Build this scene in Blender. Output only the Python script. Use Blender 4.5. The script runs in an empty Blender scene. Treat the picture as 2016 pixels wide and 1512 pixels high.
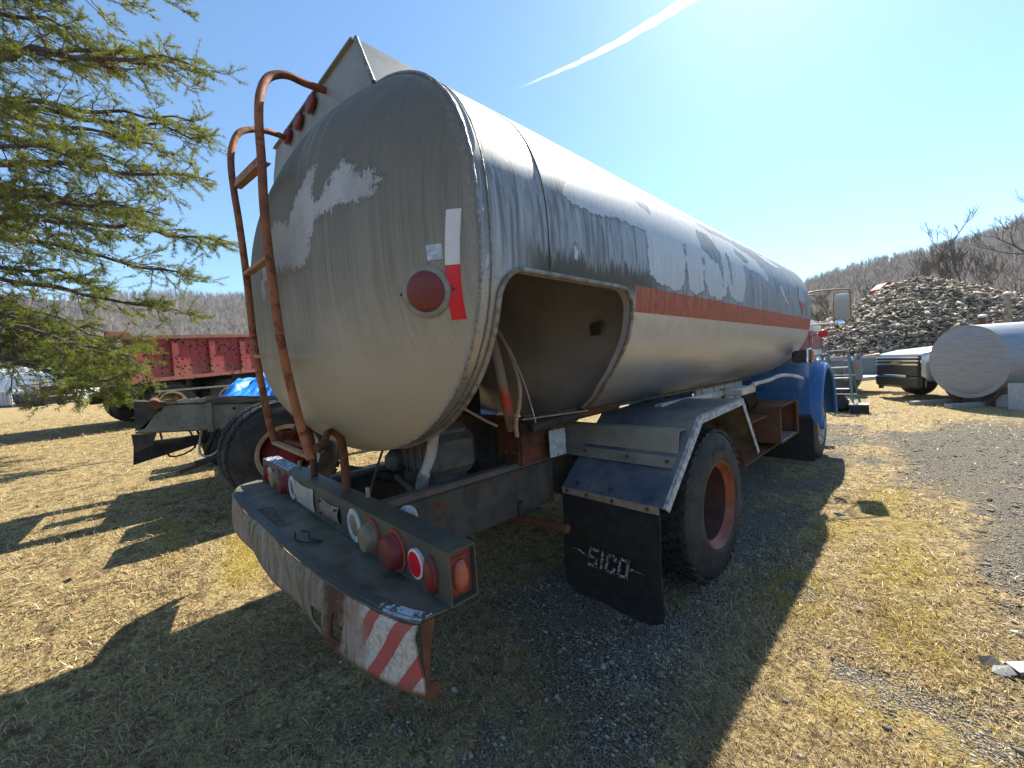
import bpy, bmesh, math, random
import numpy as np
from mathutils import Vector, Matrix, noise as mnoise

# ------------------------------------------------------------ camera, world, sun
SC = bpy.context.scene
COL = SC.collection
CAMZ = 1.54
HAZE = .00025
RM = np.array([[0.6780931, -0.0202, -0.7346984], [0.7318799, -0.0730988, 0.6775015], [-0.0673907, -0.9971201, -0.0347844]])
cam = bpy.data.cameras.new('camera')
cam.lens = 13.571; cam.sensor_width = 36; cam.clip_start = 0.02; cam.clip_end = 9000
co = bpy.data.objects.new('camera', cam); COL.objects.link(co)
mw = Matrix.Identity(4)
for i in range(3):
    mw[i][0] = RM[i, 0]; mw[i][1] = -RM[i, 1]; mw[i][2] = -RM[i, 2]
mw[2][3] = CAMZ
co.matrix_world = mw
SC.camera = co
SUN_AZ, SUN_EL = math.radians(-11.0), math.radians(45.0)      # azimuth from +Y towards +X
w = bpy.data.worlds.new('World'); SC.world = w; w.use_nodes = True
nt = w.node_tree; nt.nodes.clear()
sky = nt.nodes.new('ShaderNodeTexSky'); sky.sky_type = 'NISHITA'; sky.sun_disc = False
sky.sun_elevation = SUN_EL; sky.sun_rotation = SUN_AZ
sky.air_density = 1.0; sky.dust_density = 0.25; sky.ozone_density = 2.0; sky.altitude = 100
bg = nt.nodes.new('ShaderNodeBackground'); bg.inputs[1].default_value = 0.092
wo = nt.nodes.new('ShaderNodeOutputWorld')
tn = nt.nodes.new('ShaderNodeMix'); tn.data_type = 'RGBA'; tn.blend_type = 'MULTIPLY'; tn.inputs[0].default_value = 1; tn.inputs[7].default_value = (.80, 1.0, 1.07, 1)
nt.links.new(sky.outputs[0], tn.inputs[6]); nt.links.new(tn.outputs[2], bg.inputs[0]); nt.links.new(bg.outputs[0], wo.inputs[0])
sl = bpy.data.lights.new('sun', 'SUN'); sl.energy = 5.0; sl.angle = math.radians(0.53); sl.color = (1, 0.94, 0.81)
so = bpy.data.objects.new('sun', sl); COL.objects.link(so)
sd = Vector((math.sin(SUN_AZ)*math.cos(SUN_EL), math.cos(SUN_AZ)*math.cos(SUN_EL), math.sin(SUN_EL)))
so.rotation_euler = sd.to_track_quat('Z', 'Y').to_euler()
so.location = (0, 0, 30)
vs = SC.view_settings
vs.view_transform = 'Standard'; vs.look = 'None'; vs.exposure = 1.25; vs.gamma = 1.0; vs.use_curve_mapping = False
SC.render.engine = 'CYCLES'
SC.cycles.volume_bounces = 2; SC.cycles.max_bounces = 6; SC.cycles.transparent_max_bounces = 6

rng = np.random.default_rng(7)
random.seed(7)
EA = Vector((0.6781, 0.7319, 0)); FA = Vector((-0.7347, 0.6775, 0))  # camera's right and forward directions, flattened to the ground
def view_pt(a, d, z=0.0):  # arguments mostly converted from image pixels at estimated depths
    """yard survey frame: a metres along the yard's east line, d metres along its north line"""
    return Vector((EA.x*a+FA.x*d, EA.y*a+FA.y*d, z))
VIEW_ROT = math.atan2(EA.y, EA.x)          # a thing rotated by this has local x along EA, y along FA

# ------------------------------------------------------------ material helpers
class NT:
    def __init__(s, name):
        s.m = bpy.data.materials.new(name); s.m.use_nodes = True
        s.t = s.m.node_tree; s.t.nodes.clear()
        s.b = s.t.nodes.new('ShaderNodeBsdfPrincipled'); s.o = s.t.nodes.new('ShaderNodeOutputMaterial')
        s.t.links.new(s.b.outputs[0], s.o.inputs[0])
        s._obj = None
    def n(s, typ, **kw):
        x = s.t.nodes.new(typ)
        for k, v in kw.items(): setattr(x, k, v)
        return x
    def L(s, a, b): s.t.links.new(a, b)
    def put(s, sock, v):
        if isinstance(v, bpy.types.NodeSocket): s.L(v, sock)
        elif isinstance(v, (tuple, list)) and len(v) == 3 and sock.type == 'RGBA': sock.default_value = (*v, 1)
        else: sock.default_value = v
    def obj(s):
        if s._obj is None: s._obj = s.n('ShaderNodeTexCoord').outputs['Object']
        return s._obj
    def pos(s): return s.n('ShaderNodeNewGeometry').outputs['Position']
    def map(s, vec, scale=(1, 1, 1), loc=(0, 0, 0), rot=(0, 0, 0)):
        x = s.n('ShaderNodeMapping'); s.L(vec, x.inputs[0]); x.inputs['Scale'].default_value = scale
        x.inputs['Location'].default_value = loc; x.inputs['Rotation'].default_value = rot; return x.outputs[0]
    def noise(s, scale=5, detail=4, rough=.6, vec=None, stretch=None, loc=(0, 0, 0), dist=0):
        v = vec if vec is not None else s.obj()
        if stretch or loc != (0, 0, 0): v = s.map(v, stretch or (1, 1, 1), loc)
        x = s.n('ShaderNodeTexNoise'); s.L(v, x.inputs['Vector'])
        x.inputs['Scale'].default_value = scale; x.inputs['Detail'].default_value = detail; x.inputs['Roughness'].default_value = rough
        x.inputs['Distortion'].default_value = dist
        return x.outputs['Fac']
    def voro(s, scale=5, vec=None, feature='F1', out='Distance'):
        x = s.n('ShaderNodeTexVoronoi', feature=feature); s.L(vec if vec is not None else s.obj(), x.inputs['Vector']); x.inputs['Scale'].default_value = scale
        return x.outputs[out]
    def ramp(s, fac, stops, interp='LINEAR'):
        x = s.n('ShaderNodeValToRGB'); x.color_ramp.interpolation = interp
        e = x.color_ramp.elements
        while len(e) > 1: e.remove(e[-1])
        e[0].position = stops[0][0]; e[0].color = (*stops[0][1], 1) if isinstance(stops[0][1], tuple) else (stops[0][1],)*3+(1,)
        for p, c in stops[1:]:
            q = e.new(p); q.color = (*c, 1) if isinstance(c, tuple) else (c, c, c, 1)
        s.put(x.inputs[0], fac); return x.outputs[0]
    def mix(s, fac, a, b, mode='MIX'):
        x = s.n('ShaderNodeMix', data_type='RGBA', blend_type=mode)
        s.put(x.inputs[0], fac); s.put(x.inputs[6], a); s.put(x.inputs[7], b); return x.outputs[2]
    def math(s, op, a, b=0.0, c=0.0, clamp=False):
        x = s.n('ShaderNodeMath', operation=op, use_clamp=clamp); s.put(x.inputs[0], a); s.put(x.inputs[1], b); s.put(x.inputs[2], c); return x.outputs[0]
    def step(s, v, lo, hi):
        x = s.n('ShaderNodeMapRange'); x.clamp = True; x.interpolation_type = 'SMOOTHSTEP'
        s.put(x.inputs[0], v); s.put(x.inputs[1], lo); s.put(x.inputs[2], hi); x.inputs[3].default_value = 0; x.inputs[4].default_value = 1; return x.outputs[0]
    def sep(s, vec):
        x = s.n('ShaderNodeSeparateXYZ'); s.L(vec, x.inputs[0]); return x.outputs
    def attr(s, name, out='Fac'):
        x = s.n('ShaderNodeAttribute', attribute_name=name); return x.outputs[out]
    def bump(s, h, strength=.3, dist=.01):
        x = s.n('ShaderNodeBump'); x.inputs['Strength'].default_value = strength; x.inputs['Distance'].default_value = dist
        s.L(h, x.inputs['Height']); s.L(x.outputs[0], s.b.inputs['Normal'])
    def set(s, **kw):
        names = dict(color='Base Color', rough='Roughness', metal='Metallic', spec='Specular IOR Level', alpha='Alpha', trans='Transmission Weight', coat='Coat Weight', em='Emission Color', ems='Emission Strength', sub='Subsurface Weight')
        for k, v in kw.items(): s.put(s.b.inputs[names[k]], v)
        return s

RUST1, RUST2 = (0.23, 0.075, 0.025), (0.075, 0.028, 0.014)
def surf(name, c1, c2, scale=6, stretch=None, rough=.6, metal=0.0, bump=.25, rust=0.0, grime=0.0, rustscale=9, dist=.006, spec=.4):
    """two-tone worn surface; rust and grime are coverages 0..1 with shapes of their own"""
    N = NT(name)
    f = N.noise(scale, 6, .65, stretch=stretch)
    c = N.mix(N.step(f, .35, .65), c1, c2)
    h = f
    rr = rough
    if grime > 0:
        g = N.step(N.noise(scale*.6, 8, .7, stretch=stretch, loc=(3, 7, 1)), .75-grime*.5, .9-grime*.45)
        c = N.mix(g, c, (0.055, 0.05, 0.04))
    if rust > 0:
        q = N.noise(rustscale, 9, .72, loc=(11, 2, 5))
        k = N.step(q, .74-rust*.5, .79-rust*.5)
        rc = N.ramp(N.noise(rustscale*4, 5, .7), [(.3, RUST2), (.6, RUST1), (.8, (0.33, 0.13, 0.05))])
        c = N.mix(k, c, rc)
        h = N.math('ADD', f, N.math('MULTIPLY', N.math('MULTIPLY', k, N.noise(rustscale*8, 4, .7)), .9))
        rr = N.math('ADD', N.math('MULTIPLY', k, .85-rough), rough)
        if metal > 0: metal = N.math('MULTIPLY', N.math('SUBTRACT', 1.0, k), metal)
    N.set(color=c, rough=rr, metal=metal, spec=spec)
    if bump: N.bump(h, bump, dist)
    return N.m

# ------------------------------------------------------------ mesh helpers
class MB:
    def __init__(s, org=(0, 0, 0)):
        s.v = []; s.f = []; s.fm = []; s.mi = 0; s.org = Vector(org)
    def add(s, vs, fs):
        o = len(s.v); s.v.extend([tuple(v) for v in vs]); s.f.extend([tuple(i+o for i in f) for f in fs]); s.fm.extend([s.mi]*len(fs))
    def box(s, c, size, rot=None, bev=0.0, taper=None):
        hx, hy, hz = size[0]/2, size[1]/2, size[2]/2
        if bev > 0:
            b = min(bev, hx*.9, hy*.9, hz*.9)
            P = []
            for sx in (-1, 1):
                for sy in (-1, 1):
                    for sz in (-1, 1):
                        P += [(sx*(hx-b), sy*(hy-b), sz*hz), (sx*(hx-b), sy*hy, sz*(hz-b)), (sx*hx, sy*(hy-b), sz*(hz-b))]
            def ix(sx, sy, sz, k): return (((sx > 0)*2+(sy > 0))*2+(sz > 0))*3+k
            F = []
            for sz in (-1, 1): F.append([ix(-1, -1, sz, 0), ix(1, -1, sz, 0), ix(1, 1, sz, 0), ix(-1, 1, sz, 0)])
            for sy in (-1, 1): F.append([ix(-1, sy, -1, 1), ix(1, sy, -1, 1), ix(1, sy, 1, 1), ix(-1, sy, 1, 1)])
            for sx in (-1, 1): F.append([ix(sx, -1, -1, 2), ix(sx, 1, -1, 2), ix(sx, 1, 1, 2), ix(sx, -1, 1, 2)])
            for sx in (-1, 1):
                for sy in (-1, 1): F.append([ix(sx, sy, -1, 1), ix(sx, sy, -1, 2), ix(sx, sy, 1, 2), ix(sx, sy, 1, 1)])
                for sz in (-1, 1): F.append([ix(sx, -1, sz, 0), ix(sx, -1, sz, 2), ix(sx, 1, sz, 2), ix(sx, 1, sz, 0)])
            for sy in (-1, 1):
                for sz in (-1, 1): F.append([ix(-1, sy, sz, 0), ix(-1, sy, sz, 1), ix(1, sy, sz, 1), ix(1, sy, sz, 0)])
            for sx in (-1, 1):
                for sy in (-1, 1):
                    for sz in (-1, 1): F.append([ix(sx, sy, sz, 0), ix(sx, sy, sz, 1), ix(sx, sy, sz, 2)])
        else:
            P = [(x, y, z) for x in (-hx, hx) for y in (-hy, hy) for z in (-hz, hz)]
            F = [(0, 1, 3, 2), (4, 6, 7, 5), (0, 4, 5, 1), (2, 3, 7, 6), (0, 2, 6, 4), (1, 5, 7, 3)]
        if taper: P = [(x*(taper[0] if z > 0 else 1), y*(taper[1] if z > 0 else 1), z) for x, y, z in P]
        c = Vector(c)
        P = [(rot @ Vector(p) if rot else Vector(p))+c for p in P]
        s.add(P, F); return s
    def bar(s, a, b, w, h=None, up=(0, 0, 1), bev=0.0):
        a, b = Vector(a), Vector(b); d = b-a; L = d.length; z = d.normalized(); u = Vector(up)
        if abs(z.dot(u.normalized())) > .98: u = Vector((1, 0, 0))
        x = u.cross(z).normalized(); y = z.cross(x)
        m = Matrix((x, y, z)).transposed()
        return s.box((a+b)/2, (w, h or w, L), m, bev)
    def tube(s, pts, r, n=10, caps=True, sub=0):
        pts = [Vector(p) for p in pts]
        R_ = list(r) if hasattr(r, '__len__') else [r]*len(pts)
        if sub:
            q = []; rr = []
            for i in range(len(pts)-1):
                p0 = pts[max(i-1, 0)]; p1 = pts[i]; p2 = pts[i+1]; p3 = pts[min(i+2, len(pts)-1)]
                for k in range(sub):
                    t = k/sub
                    q.append(.5*((2*p1)+(p2-p0)*t+(2*p0-5*p1+4*p2-p3)*t*t+(3*p1-p0-3*p2+p3)*t**3)); rr.append(R_[i]*(1-t)+R_[i+1]*t)
            q.append(pts[-1]); rr.append(R_[-1]); pts, R_ = q, rr
        V = []; F = []; prev = None
        for i, p in enumerate(pts):
            d = (pts[min(i+1, len(pts)-1)]-pts[max(i-1, 0)])
            d = d.normalized() if d.length > 1e-9 else Vector((0, 0, 1))
            if prev is None:
                u = Vector((0, 0, 1)) if abs(d.z) < .9 else Vector((1, 0, 0)); x = u.cross(d).normalized()
            else:
                x = (prev-d*prev.dot(d)).normalized()
            prev = x; y = d.cross(x)
            for k in range(n):
                a = 2*math.pi*k/n; V.append(p+(x*math.cos(a)+y*math.sin(a))*R_[i])
        for i in range(len(pts)-1):
            for k in range(n): F.append((i*n+k, i*n+(k+1) % n, (i+1)*n+(k+1) % n, (i+1)*n+k))
        if caps: F.append(tuple(range(n-1, -1, -1))); F.append(tuple((len(pts)-1)*n+k for k in range(n)))
        s.add(V, F); return s
    def lathe(s, prof, c, axis=(1, 0, 0), n=48, ref=None, sy=1.0, caps=True):
        """prof: list of (along axis, radius)"""
        ax = Vector(axis).normalized(); c = Vector(c)
        u = Vector(ref) if ref else (Vector((0, 0, 1)) if abs(ax.z) < .9 else Vector((0, 1, 0)))
        u = (u-ax*u.dot(ax)).normalized(); v = ax.cross(u)
        V = []; F = []
        for a, r in prof:
            for k in range(n):
                t = 2*math.pi*k/n; V.append(c+ax*a+u*(r*math.cos(t))+v*(r*sy*math.sin(t)))
        for i in range(len(prof)-1):
            for k in range(n): F.append((i*n+k, i*n+(k+1) % n, (i+1)*n+(k+1) % n, (i+1)*n+k))
        if caps and prof[0][1] > 1e-6: F.append(tuple(range(n-1, -1, -1)))
        if caps and prof[-1][1] > 1e-6: F.append(tuple((len(prof)-1)*n+k for k in range(n)))
        s.add(V, F); return s
    def prism(s, poly, d):
        """poly: 3D points, extruded by vector d"""
        d = Vector(d); n = len(poly); V = [Vector(p) for p in poly]+[Vector(p)+d for p in poly]
        F = [tuple(range(n-1, -1, -1)), tuple(range(n, 2*n))]+[(i, (i+1) % n, n+(i+1) % n, n+i) for i in range(n)]
        s.add(V, F); return s
    def sheet(s, rows, thick=None, nrm=None):
        """grid of points rows[i][j]; optional thickness along nrm"""
        m = len(rows[0]); V = [Vector(p) for r in rows for p in r]; F = []
        for i in range(len(rows)-1):
            for j in range(m-1): F.append((i*m+j, i*m+j+1, (i+1)*m+j+1, (i+1)*m+j))
        if thick:
            t = Vector(nrm)*thick; k = len(V); V += [v+t for v in V]; F2 = [tuple(k+i for i in reversed(f)) for f in F]
            nR = len(rows); E = []
            for j in range(m-1): E += [(j, j+1, k+j+1, k+j), ((nR-1)*m+j, (nR-1)*m+j+1, k+(nR-1)*m+j+1, k+(nR-1)*m+j)]
            for i in range(nR-1): E += [(i*m, (i+1)*m, k+(i+1)*m, k+i*m), (i*m+m-1, (i+1)*m+m-1, k+(i+1)*m+m-1, k+i*m+m-1)]
            F = F+F2+E
        s.add(V, F); return s
    def build(s, name, mats, parent=None, smooth=30, fix=True):
        me = bpy.data.meshes.new(name)
        base = s.org
        if parent is not None: base = Vector(parent.get('_o', (0, 0, 0)))
        me.from_pydata([(v[0]-base[0], v[1]-base[1], v[2]-base[2]) for v in s.v], [], s.f); me.update()
        if not isinstance(mats, (list, tuple)): mats = [mats]
        for m in mats: me.materials.append(m)
        if len(mats) > 1: me.polygons.foreach_set('material_index', s.fm)
        if fix:
            b = bmesh.new(); b.from_mesh(me); bmesh.ops.recalc_face_normals(b, faces=b.faces); b.to_mesh(me); b.free()
        if smooth:
            me.polygons.foreach_set('use_smooth', [True]*len(me.polygons))
            me.set_sharp_from_angle(angle=math.radians(smooth))
        o = bpy.data.objects.new(name, me); COL.objects.link(o)
        if parent is not None:
            o.parent = parent
            o['_o'] = tuple(base)
        else:
            o.location = base; o['_o'] = tuple(base)
        return o

def mesh_np(name, V, F, mats, parent=None, smooth=False, colors=None, org=(0, 0, 0), fattr=None):
    """V (n,3), F (m,k) uniform polygon size"""
    me = bpy.data.meshes.new(name)
    if parent is not None: org = tuple(parent['_o'])
    V = np.asarray(V, np.float32)-np.array(org, np.float32); F = np.asarray(F, np.int32); k = F.shape[1]
    me.vertices.add(len(V)); me.vertices.foreach_set('co', V.ravel())
    me.loops.add(F.size); me.loops.foreach_set('vertex_index', F.ravel())
    me.polygons.add(len(F)); me.polygons.foreach_set('loop_start', np.arange(0, F.size, k, dtype=np.int32))
    try: me.polygons.foreach_set('loop_total', np.full(len(F), k, np.int32))
    except Exception: pass
    if smooth: me.polygons.foreach_set('use_smooth', np.ones(len(F), bool))
    me.update(calc_edges=True)
    if colors is not None:
        a = me.attributes.new('tint', 'FLOAT_COLOR', 'POINT')
        c = np.ones((len(V), 4), np.float32); c[:, :3] = colors; a.data.foreach_set('color', c.ravel())
    if fattr:
        for nm, arr in fattr.items():
            a = me.attributes.new(nm, 'FLOAT', 'POINT'); a.data.foreach_set('value', np.asarray(arr, np.float32))
    if not isinstance(mats, (list, tuple)): mats = [mats]
    for m in mats: me.materials.append(m)
    o = bpy.data.objects.new(name, me); COL.objects.link(o)
    if parent is not None: o.parent = parent; o['_o'] = tuple(parent['_o'])
    else: o.location = org; o['_o'] = tuple(org)
    return o

def tag(o, label=None, cat=None, group=None, kind=None):
    if label: o['label'] = label
    if cat: o['category'] = cat
    if group: o['group'] = group
    if kind: o['kind'] = kind
    return o
def thing(name, loc, label, cat, group=None, rz=0.0):
    """Empty at the base; parts are meshed in world coordinates when rz == 0"""
    o = bpy.data.objects.new(name, None); COL.objects.link(o); o.empty_display_size = .2
    o.location = loc; o.rotation_euler = (0, 0, rz); o['_o'] = tuple(loc) if rz == 0 else (0, 0, 0)
    return tag(o, label, cat, group)
def copy_tree(o, parent=None):
    c = o.copy(); COL.objects.link(c); c.parent = parent
    for ch in list(o.children): copy_tree(ch, c)
    return c
def text_mesh(string, size, depth):
    cu = bpy.data.curves.new('txt', 'FONT'); cu.body = string; cu.size = size; cu.extrude = depth; cu.resolution_u = 2
    t = bpy.data.objects.new('txt', cu); me = bpy.data.meshes.new_from_object(t)
    bpy.data.objects.remove(t); return me

# value noise for numpy
_perm = np.random.default_rng(3).random((256, 256))
def vnoise(x, y):
    xi = np.floor(x).astype(int); yi = np.floor(y).astype(int); fx = x-xi; fy = y-yi
    fx = fx*fx*(3-2*fx); fy = fy*fy*(3-2*fy)
    a = _perm[xi % 256, yi % 256]; b = _perm[(xi+1) % 256, yi % 256]; c = _perm[xi % 256, (yi+1) % 256]; d = _perm[(xi+1) % 256, (yi+1) % 256]
    return (a*(1-fx)+b*fx)*(1-fy)+(c*(1-fx)+d*fx)*fy
def fbm(x, y, o=4):
    s = 0; a = .5
    for i in range(o): s = s+a*vnoise(x*2**i+17*i, y*2**i+5*i); a *= .5
    return s
def sstep(v, lo, hi):
    t = np.clip((v-lo)/(hi-lo), 0, 1); return t*t*(3-2*t)
def polysd(px_, py_, poly):
    """signed distance, positive inside"""
    P = np.array(poly, float); d = np.full(px_.shape, 1e9); ins = np.zeros(px_.shape, bool)
    for i in range(len(P)):
        a = P[i]; b = P[(i+1) % len(P)]; ab = b-a
        t = np.clip(((px_-a[0])*ab[0]+(py_-a[1])*ab[1])/(ab@ab+1e-12), 0, 1)
        d = np.minimum(d, np.hypot(px_-a[0]-ab[0]*t, py_-a[1]-ab[1]*t))
        c = ((a[1] > py_) != (b[1] > py_)) & (px_ < (b[0]-a[0])*(py_-a[1])/(b[1]-a[1]+1e-12)+a[0])
        ins ^= c
    return np.where(ins, d, -d)
# ------------------------------------------------------------ ground
def gz(x, y):
    x = np.asarray(x, float); y = np.asarray(y, float)
    u = np.maximum(-x-3.2, 0)
    h = 1.15*(1-np.exp(-u/14))+.25*(1-np.exp(-(u**1.5)))
    return h+(fbm(x*.35+9, y*.35+3, 3)-.44)*.05
def gzf(x, y): return float(gz(x, y))
def gravel_mask(x, y):
    x = np.asarray(x, float); y = np.asarray(y, float)
    xb = np.interp(y, [-2, 1, 2.5, 3, 4, 5, 6, 7, 9, 12, 20], [.6, .45, .16, .05, -.16, -.36, -.56, -.52, -.4, .0, .2])
    n = fbm(x*1.7+4, y*1.7, 4)-.47
    g = sstep(x-xb+n*3.4, -.75, 1.05)*(1-.75*sstep(y, 8.5, 13))
    # the stony lane the tanker stands on
    u = sstep(x, -2.6, -1.7)*(1-sstep(x+n*.8, -.95, -.5))*sstep(y, -1.6, .6)*(1-sstep(y, 9, 12))
    g = np.maximum(g, u*(.72+n*2.4))
    g = np.maximum(g, sstep(n, .16, .24)*sstep(x, -3, -1)*.8)
    return np.clip(g, 0, 1)
def moss_mask(x, y):
    m = np.zeros(np.shape(x)); n = fbm(x*3+2, y*3+6, 4)-.47
    for cx_, cy_, rx, ry in ((-.30, 5.0, .16, .75), (-.12, 3.9, .20, .65), (-.55, 4.3, .14, .4), (-.05, 3.0, .15, .4), (-3.95, .45, .45, .16), (-4.6, .0, .5, .14), (.1, 2.2, .3, .25), (-.6, 2.9, .15, .3)):
        m = np.maximum(m, 1-np.hypot((x-cx_)/rx, (y-cy_)/ry)*.75+n*1.8)
    return np.clip(m*1.3, 0, 1)
def axis_pts(lo, hi, fine, f0, f1, grow=1.14):
    a = list(np.arange(f0, f1+1e-6, fine)); s_ = fine
    p = f1
    while p < hi: s_ *= grow; p += s_; a.append(p)
    s_ = fine; p = f0; b = []
    while p > lo: s_ *= grow; p -= s_; b.append(p)
    return np.array(b[::-1]+a)
gxs = axis_pts(-950, 950, .045, -5.5, 1.5, 1.07); gys = axis_pts(-950, 950, .045, -1.6, 6.5, 1.07)
GX, GY = np.meshgrid(gxs, gys, indexing='ij')
near = np.exp(-np.hypot(GX+2, GY-2)/9)
GZ = gz(GX, GY)+(fbm(GX*7, GY*7, 3)-.45)*.022*near
gm = gravel_mask(GX, GY)
V = np.stack([GX, GY, GZ], -1).reshape(-1, 3)
nx_, ny_ = GX.shape
ii = (np.arange(nx_-1)[:, None]*ny_+np.arange(ny_-1)[None]).ravel()
Fg = np.stack([ii, ii+ny_, ii+ny_+1, ii+1], 1)
N = NT('winter_grass_ground')
g_ = N.attr('gravel')
n1 = N.noise(1.3, 6, .6); n2 = N.noise(55, 5, .75); n3 = N.noise(9, 6, .7)
straw = N.ramp(n2, [(.32, (0.04, 0.028, 0.014)), (.44, (0.30, 0.215, 0.095)), (.58, (0.58, 0.44, 0.21)), (.74, (0.68, 0.55, 0.31))])
soil = N.ramp(n2, [(.3, (0.05, 0.036, 0.02)), (.7, (0.32, 0.22, 0.11))])
base = N.mix(N.step(n3, .46, .62), straw, soil)
moss = N.ramp(n2, [(.3, (0.14, 0.10, 0.012)), (.7, (0.58, 0.42, 0.05))])
base = N.mix(N.math('MULTIPLY', N.attr('moss'), .6), base, moss)
vd = N.voro(105, out='Color'); vd2 = N.voro(105)
peb = N.mix(N.step(vd2, .0, .75), N.ramp(N.sep(vd)[0], [(0, (0.33, 0.285, 0.21)), (.5, (0.58, 0.51, 0.39)), (1, (0.76, 0.69, 0.56))]), (0.12, 0.10, 0.08))
fac = N.step(N.math('ADD', g_, N.math('ADD', N.math('MULTIPLY', N.math('SUBTRACT', n3, .5), 1.2), N.math('MULTIPLY', N.math('SUBTRACT', n2, .5), 1.4))), .25, .75)
N.set(color=N.mix(fac, base, peb), rough=.95, spec=.15)
N.bump(N.mix(fac, n2, N.math('SUBTRACT', 1.0, vd2)), 1.0, .03)
GROUND = mesh_np('ground', V, Fg, N.m, smooth=True, fattr={'gravel': gm.ravel(), 'moss': moss_mask(GX, GY).ravel()})
tag(GROUND, kind='structure')

# ------------------------------------------------------------ grass and pebbles (numpy meshes)
def polar_pts(n, r0, r1, a0=-64, a1=68, power=1.0):
    """denser round the camera, across its field of view, thinning outward"""
    u = rng.random(n); r = r0*(r1/r0)**u
    az = np.radians(rng.uniform(a0, a1, n))
    a = r*np.sin(az); d = r*np.cos(az)
    return EA.x*a+FA.x*d, EA.y*a+FA.y*d, r
N = NT('dead_grass'); c = N.attr('tint', 'Color')
N.set(color=c, rough=.45, spec=.5)
tr = N.n('ShaderNodeBsdfTranslucent'); N.put(tr.inputs[0], c)
ms = N.n('ShaderNodeMixShader'); ms.inputs[0].default_value = .45
N.L(N.b.outputs[0], ms.inputs[1]); N.L(tr.outputs[0], ms.inputs[2]); N.L(ms.outputs[0], N.o.inputs[0])
M_GRASS = N.m
def grass(n, r0, r1, hl, hw, name, label, seed):
    global rng
    rng = np.random.default_rng(seed)
    x, y, r = polar_pts(n, r0, r1)
    # clump: pull blades to tuft centres
    cx_ = np.round(x/.05)*.05; cy_ = np.round(y/.05)*.05
    k = rng.random(n)[:, None]
    x = x+(cx_-x)*k[:, 0]*.7; y = y+(cy_-y)*k[:, 0]*.7
    dens = fbm(x*2.3+3, y*2.3+8, 4)
    keep = (rng.random(n) > gravel_mask(x, y)**1.5*.88) & (rng.random(n) < sstep(dens, .25, .5)*.9+.1)
    x, y, r = x[keep], y[keep], r[keep]; n = len(x)
    z = gz(x, y)
    ln = hl*(.45+rng.random(n)*.9)*(.6+.9*fbm(x*3+1, y*3+4, 3))*(1+.08*r)
    flow = fbm(x*.9+40, y*.9+11, 2)*9
    az = np.where(rng.random(n) < .55, flow+rng.normal(0, .7, n), rng.random(n)*2*np.pi)
    el = np.radians(np.abs(rng.normal(12, 30, n))+3)
    el = np.minimum(el, 1.35)
    bend = rng.normal(0, .9, n); wd = hw*(.6+.8*rng.random(n))*(1+.16*r)
    P = np.zeros((n, 4, 3)); P[:, 0] = np.stack([x, y, z-.004], 1)
    a = az.copy(); e = el.copy()
    for i in range(1, 4):
        P[:, i] = P[:, i-1]+np.stack([np.cos(a)*np.cos(e), np.sin(a)*np.cos(e), np.sin(e)], 1)*(ln/3)[:, None]
        a = a+bend*.6; e = e-rng.uniform(.1, .55, n)
    P[:, 1:, 2] = np.maximum(P[:, 1:, 2], z[:, None]+.003+rng.random((n, 3))*.012)
    side = np.stack([-np.sin(az), np.cos(az), rng.normal(0, .5, n)], 1); side /= np.linalg.norm(side, axis=1)[:, None]
    V = np.zeros((n, 7, 3))
    for i, k_ in enumerate((1, .9, .65)):
        V[:, 2*i] = P[:, i]-side*(wd*k_)[:, None]; V[:, 2*i+1] = P[:, i]+side*(wd*k_)[:, None]
    V[:, 6] = P[:, 3]
    b = np.arange(n)[:, None]*7
    T = np.concatenate([b+np.array(t)[None] for t in ((0, 1, 3), (0, 3, 2), (2, 3, 5), (2, 5, 4), (4, 5, 6))], 0)
    pal = np.array([[.66, .51, .26], [.56, .41, .19], [.74, .62, .38], [.42, .29, .13], [.28, .17, .08], [.50, .37, .05], [.66, .49, .08]])
    mossy = moss_mask(x, y)
    pi = rng.choice(5, n, p=[.34, .26, .22, .12, .06]); gi = rng.choice([5, 6, 0], n, p=[.4, .35, .25])
    pi = np.where(rng.random(n) < mossy*.55, gi, pi)
    C_ = pal[pi]*(.35+.85*rng.random(n))[:, None]*(.7+.6*fbm(x*.8, y*.8+30, 3))[:, None]
    o = mesh_np(name, V.reshape(-1, 3), T, M_GRASS, colors=np.repeat(C_, 7, 0))
    tag(o, label, 'grass', kind='stuff')
grass(190000, .55, 3.2, .046, .0009, 'dead_grass', 'matted straw coloured winter grass round the tanker', 11)
grass(150000, 2.4, 18, .055, .0014, 'dead_grass', 'thin matted winter grass further across the yard', 12)

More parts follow.
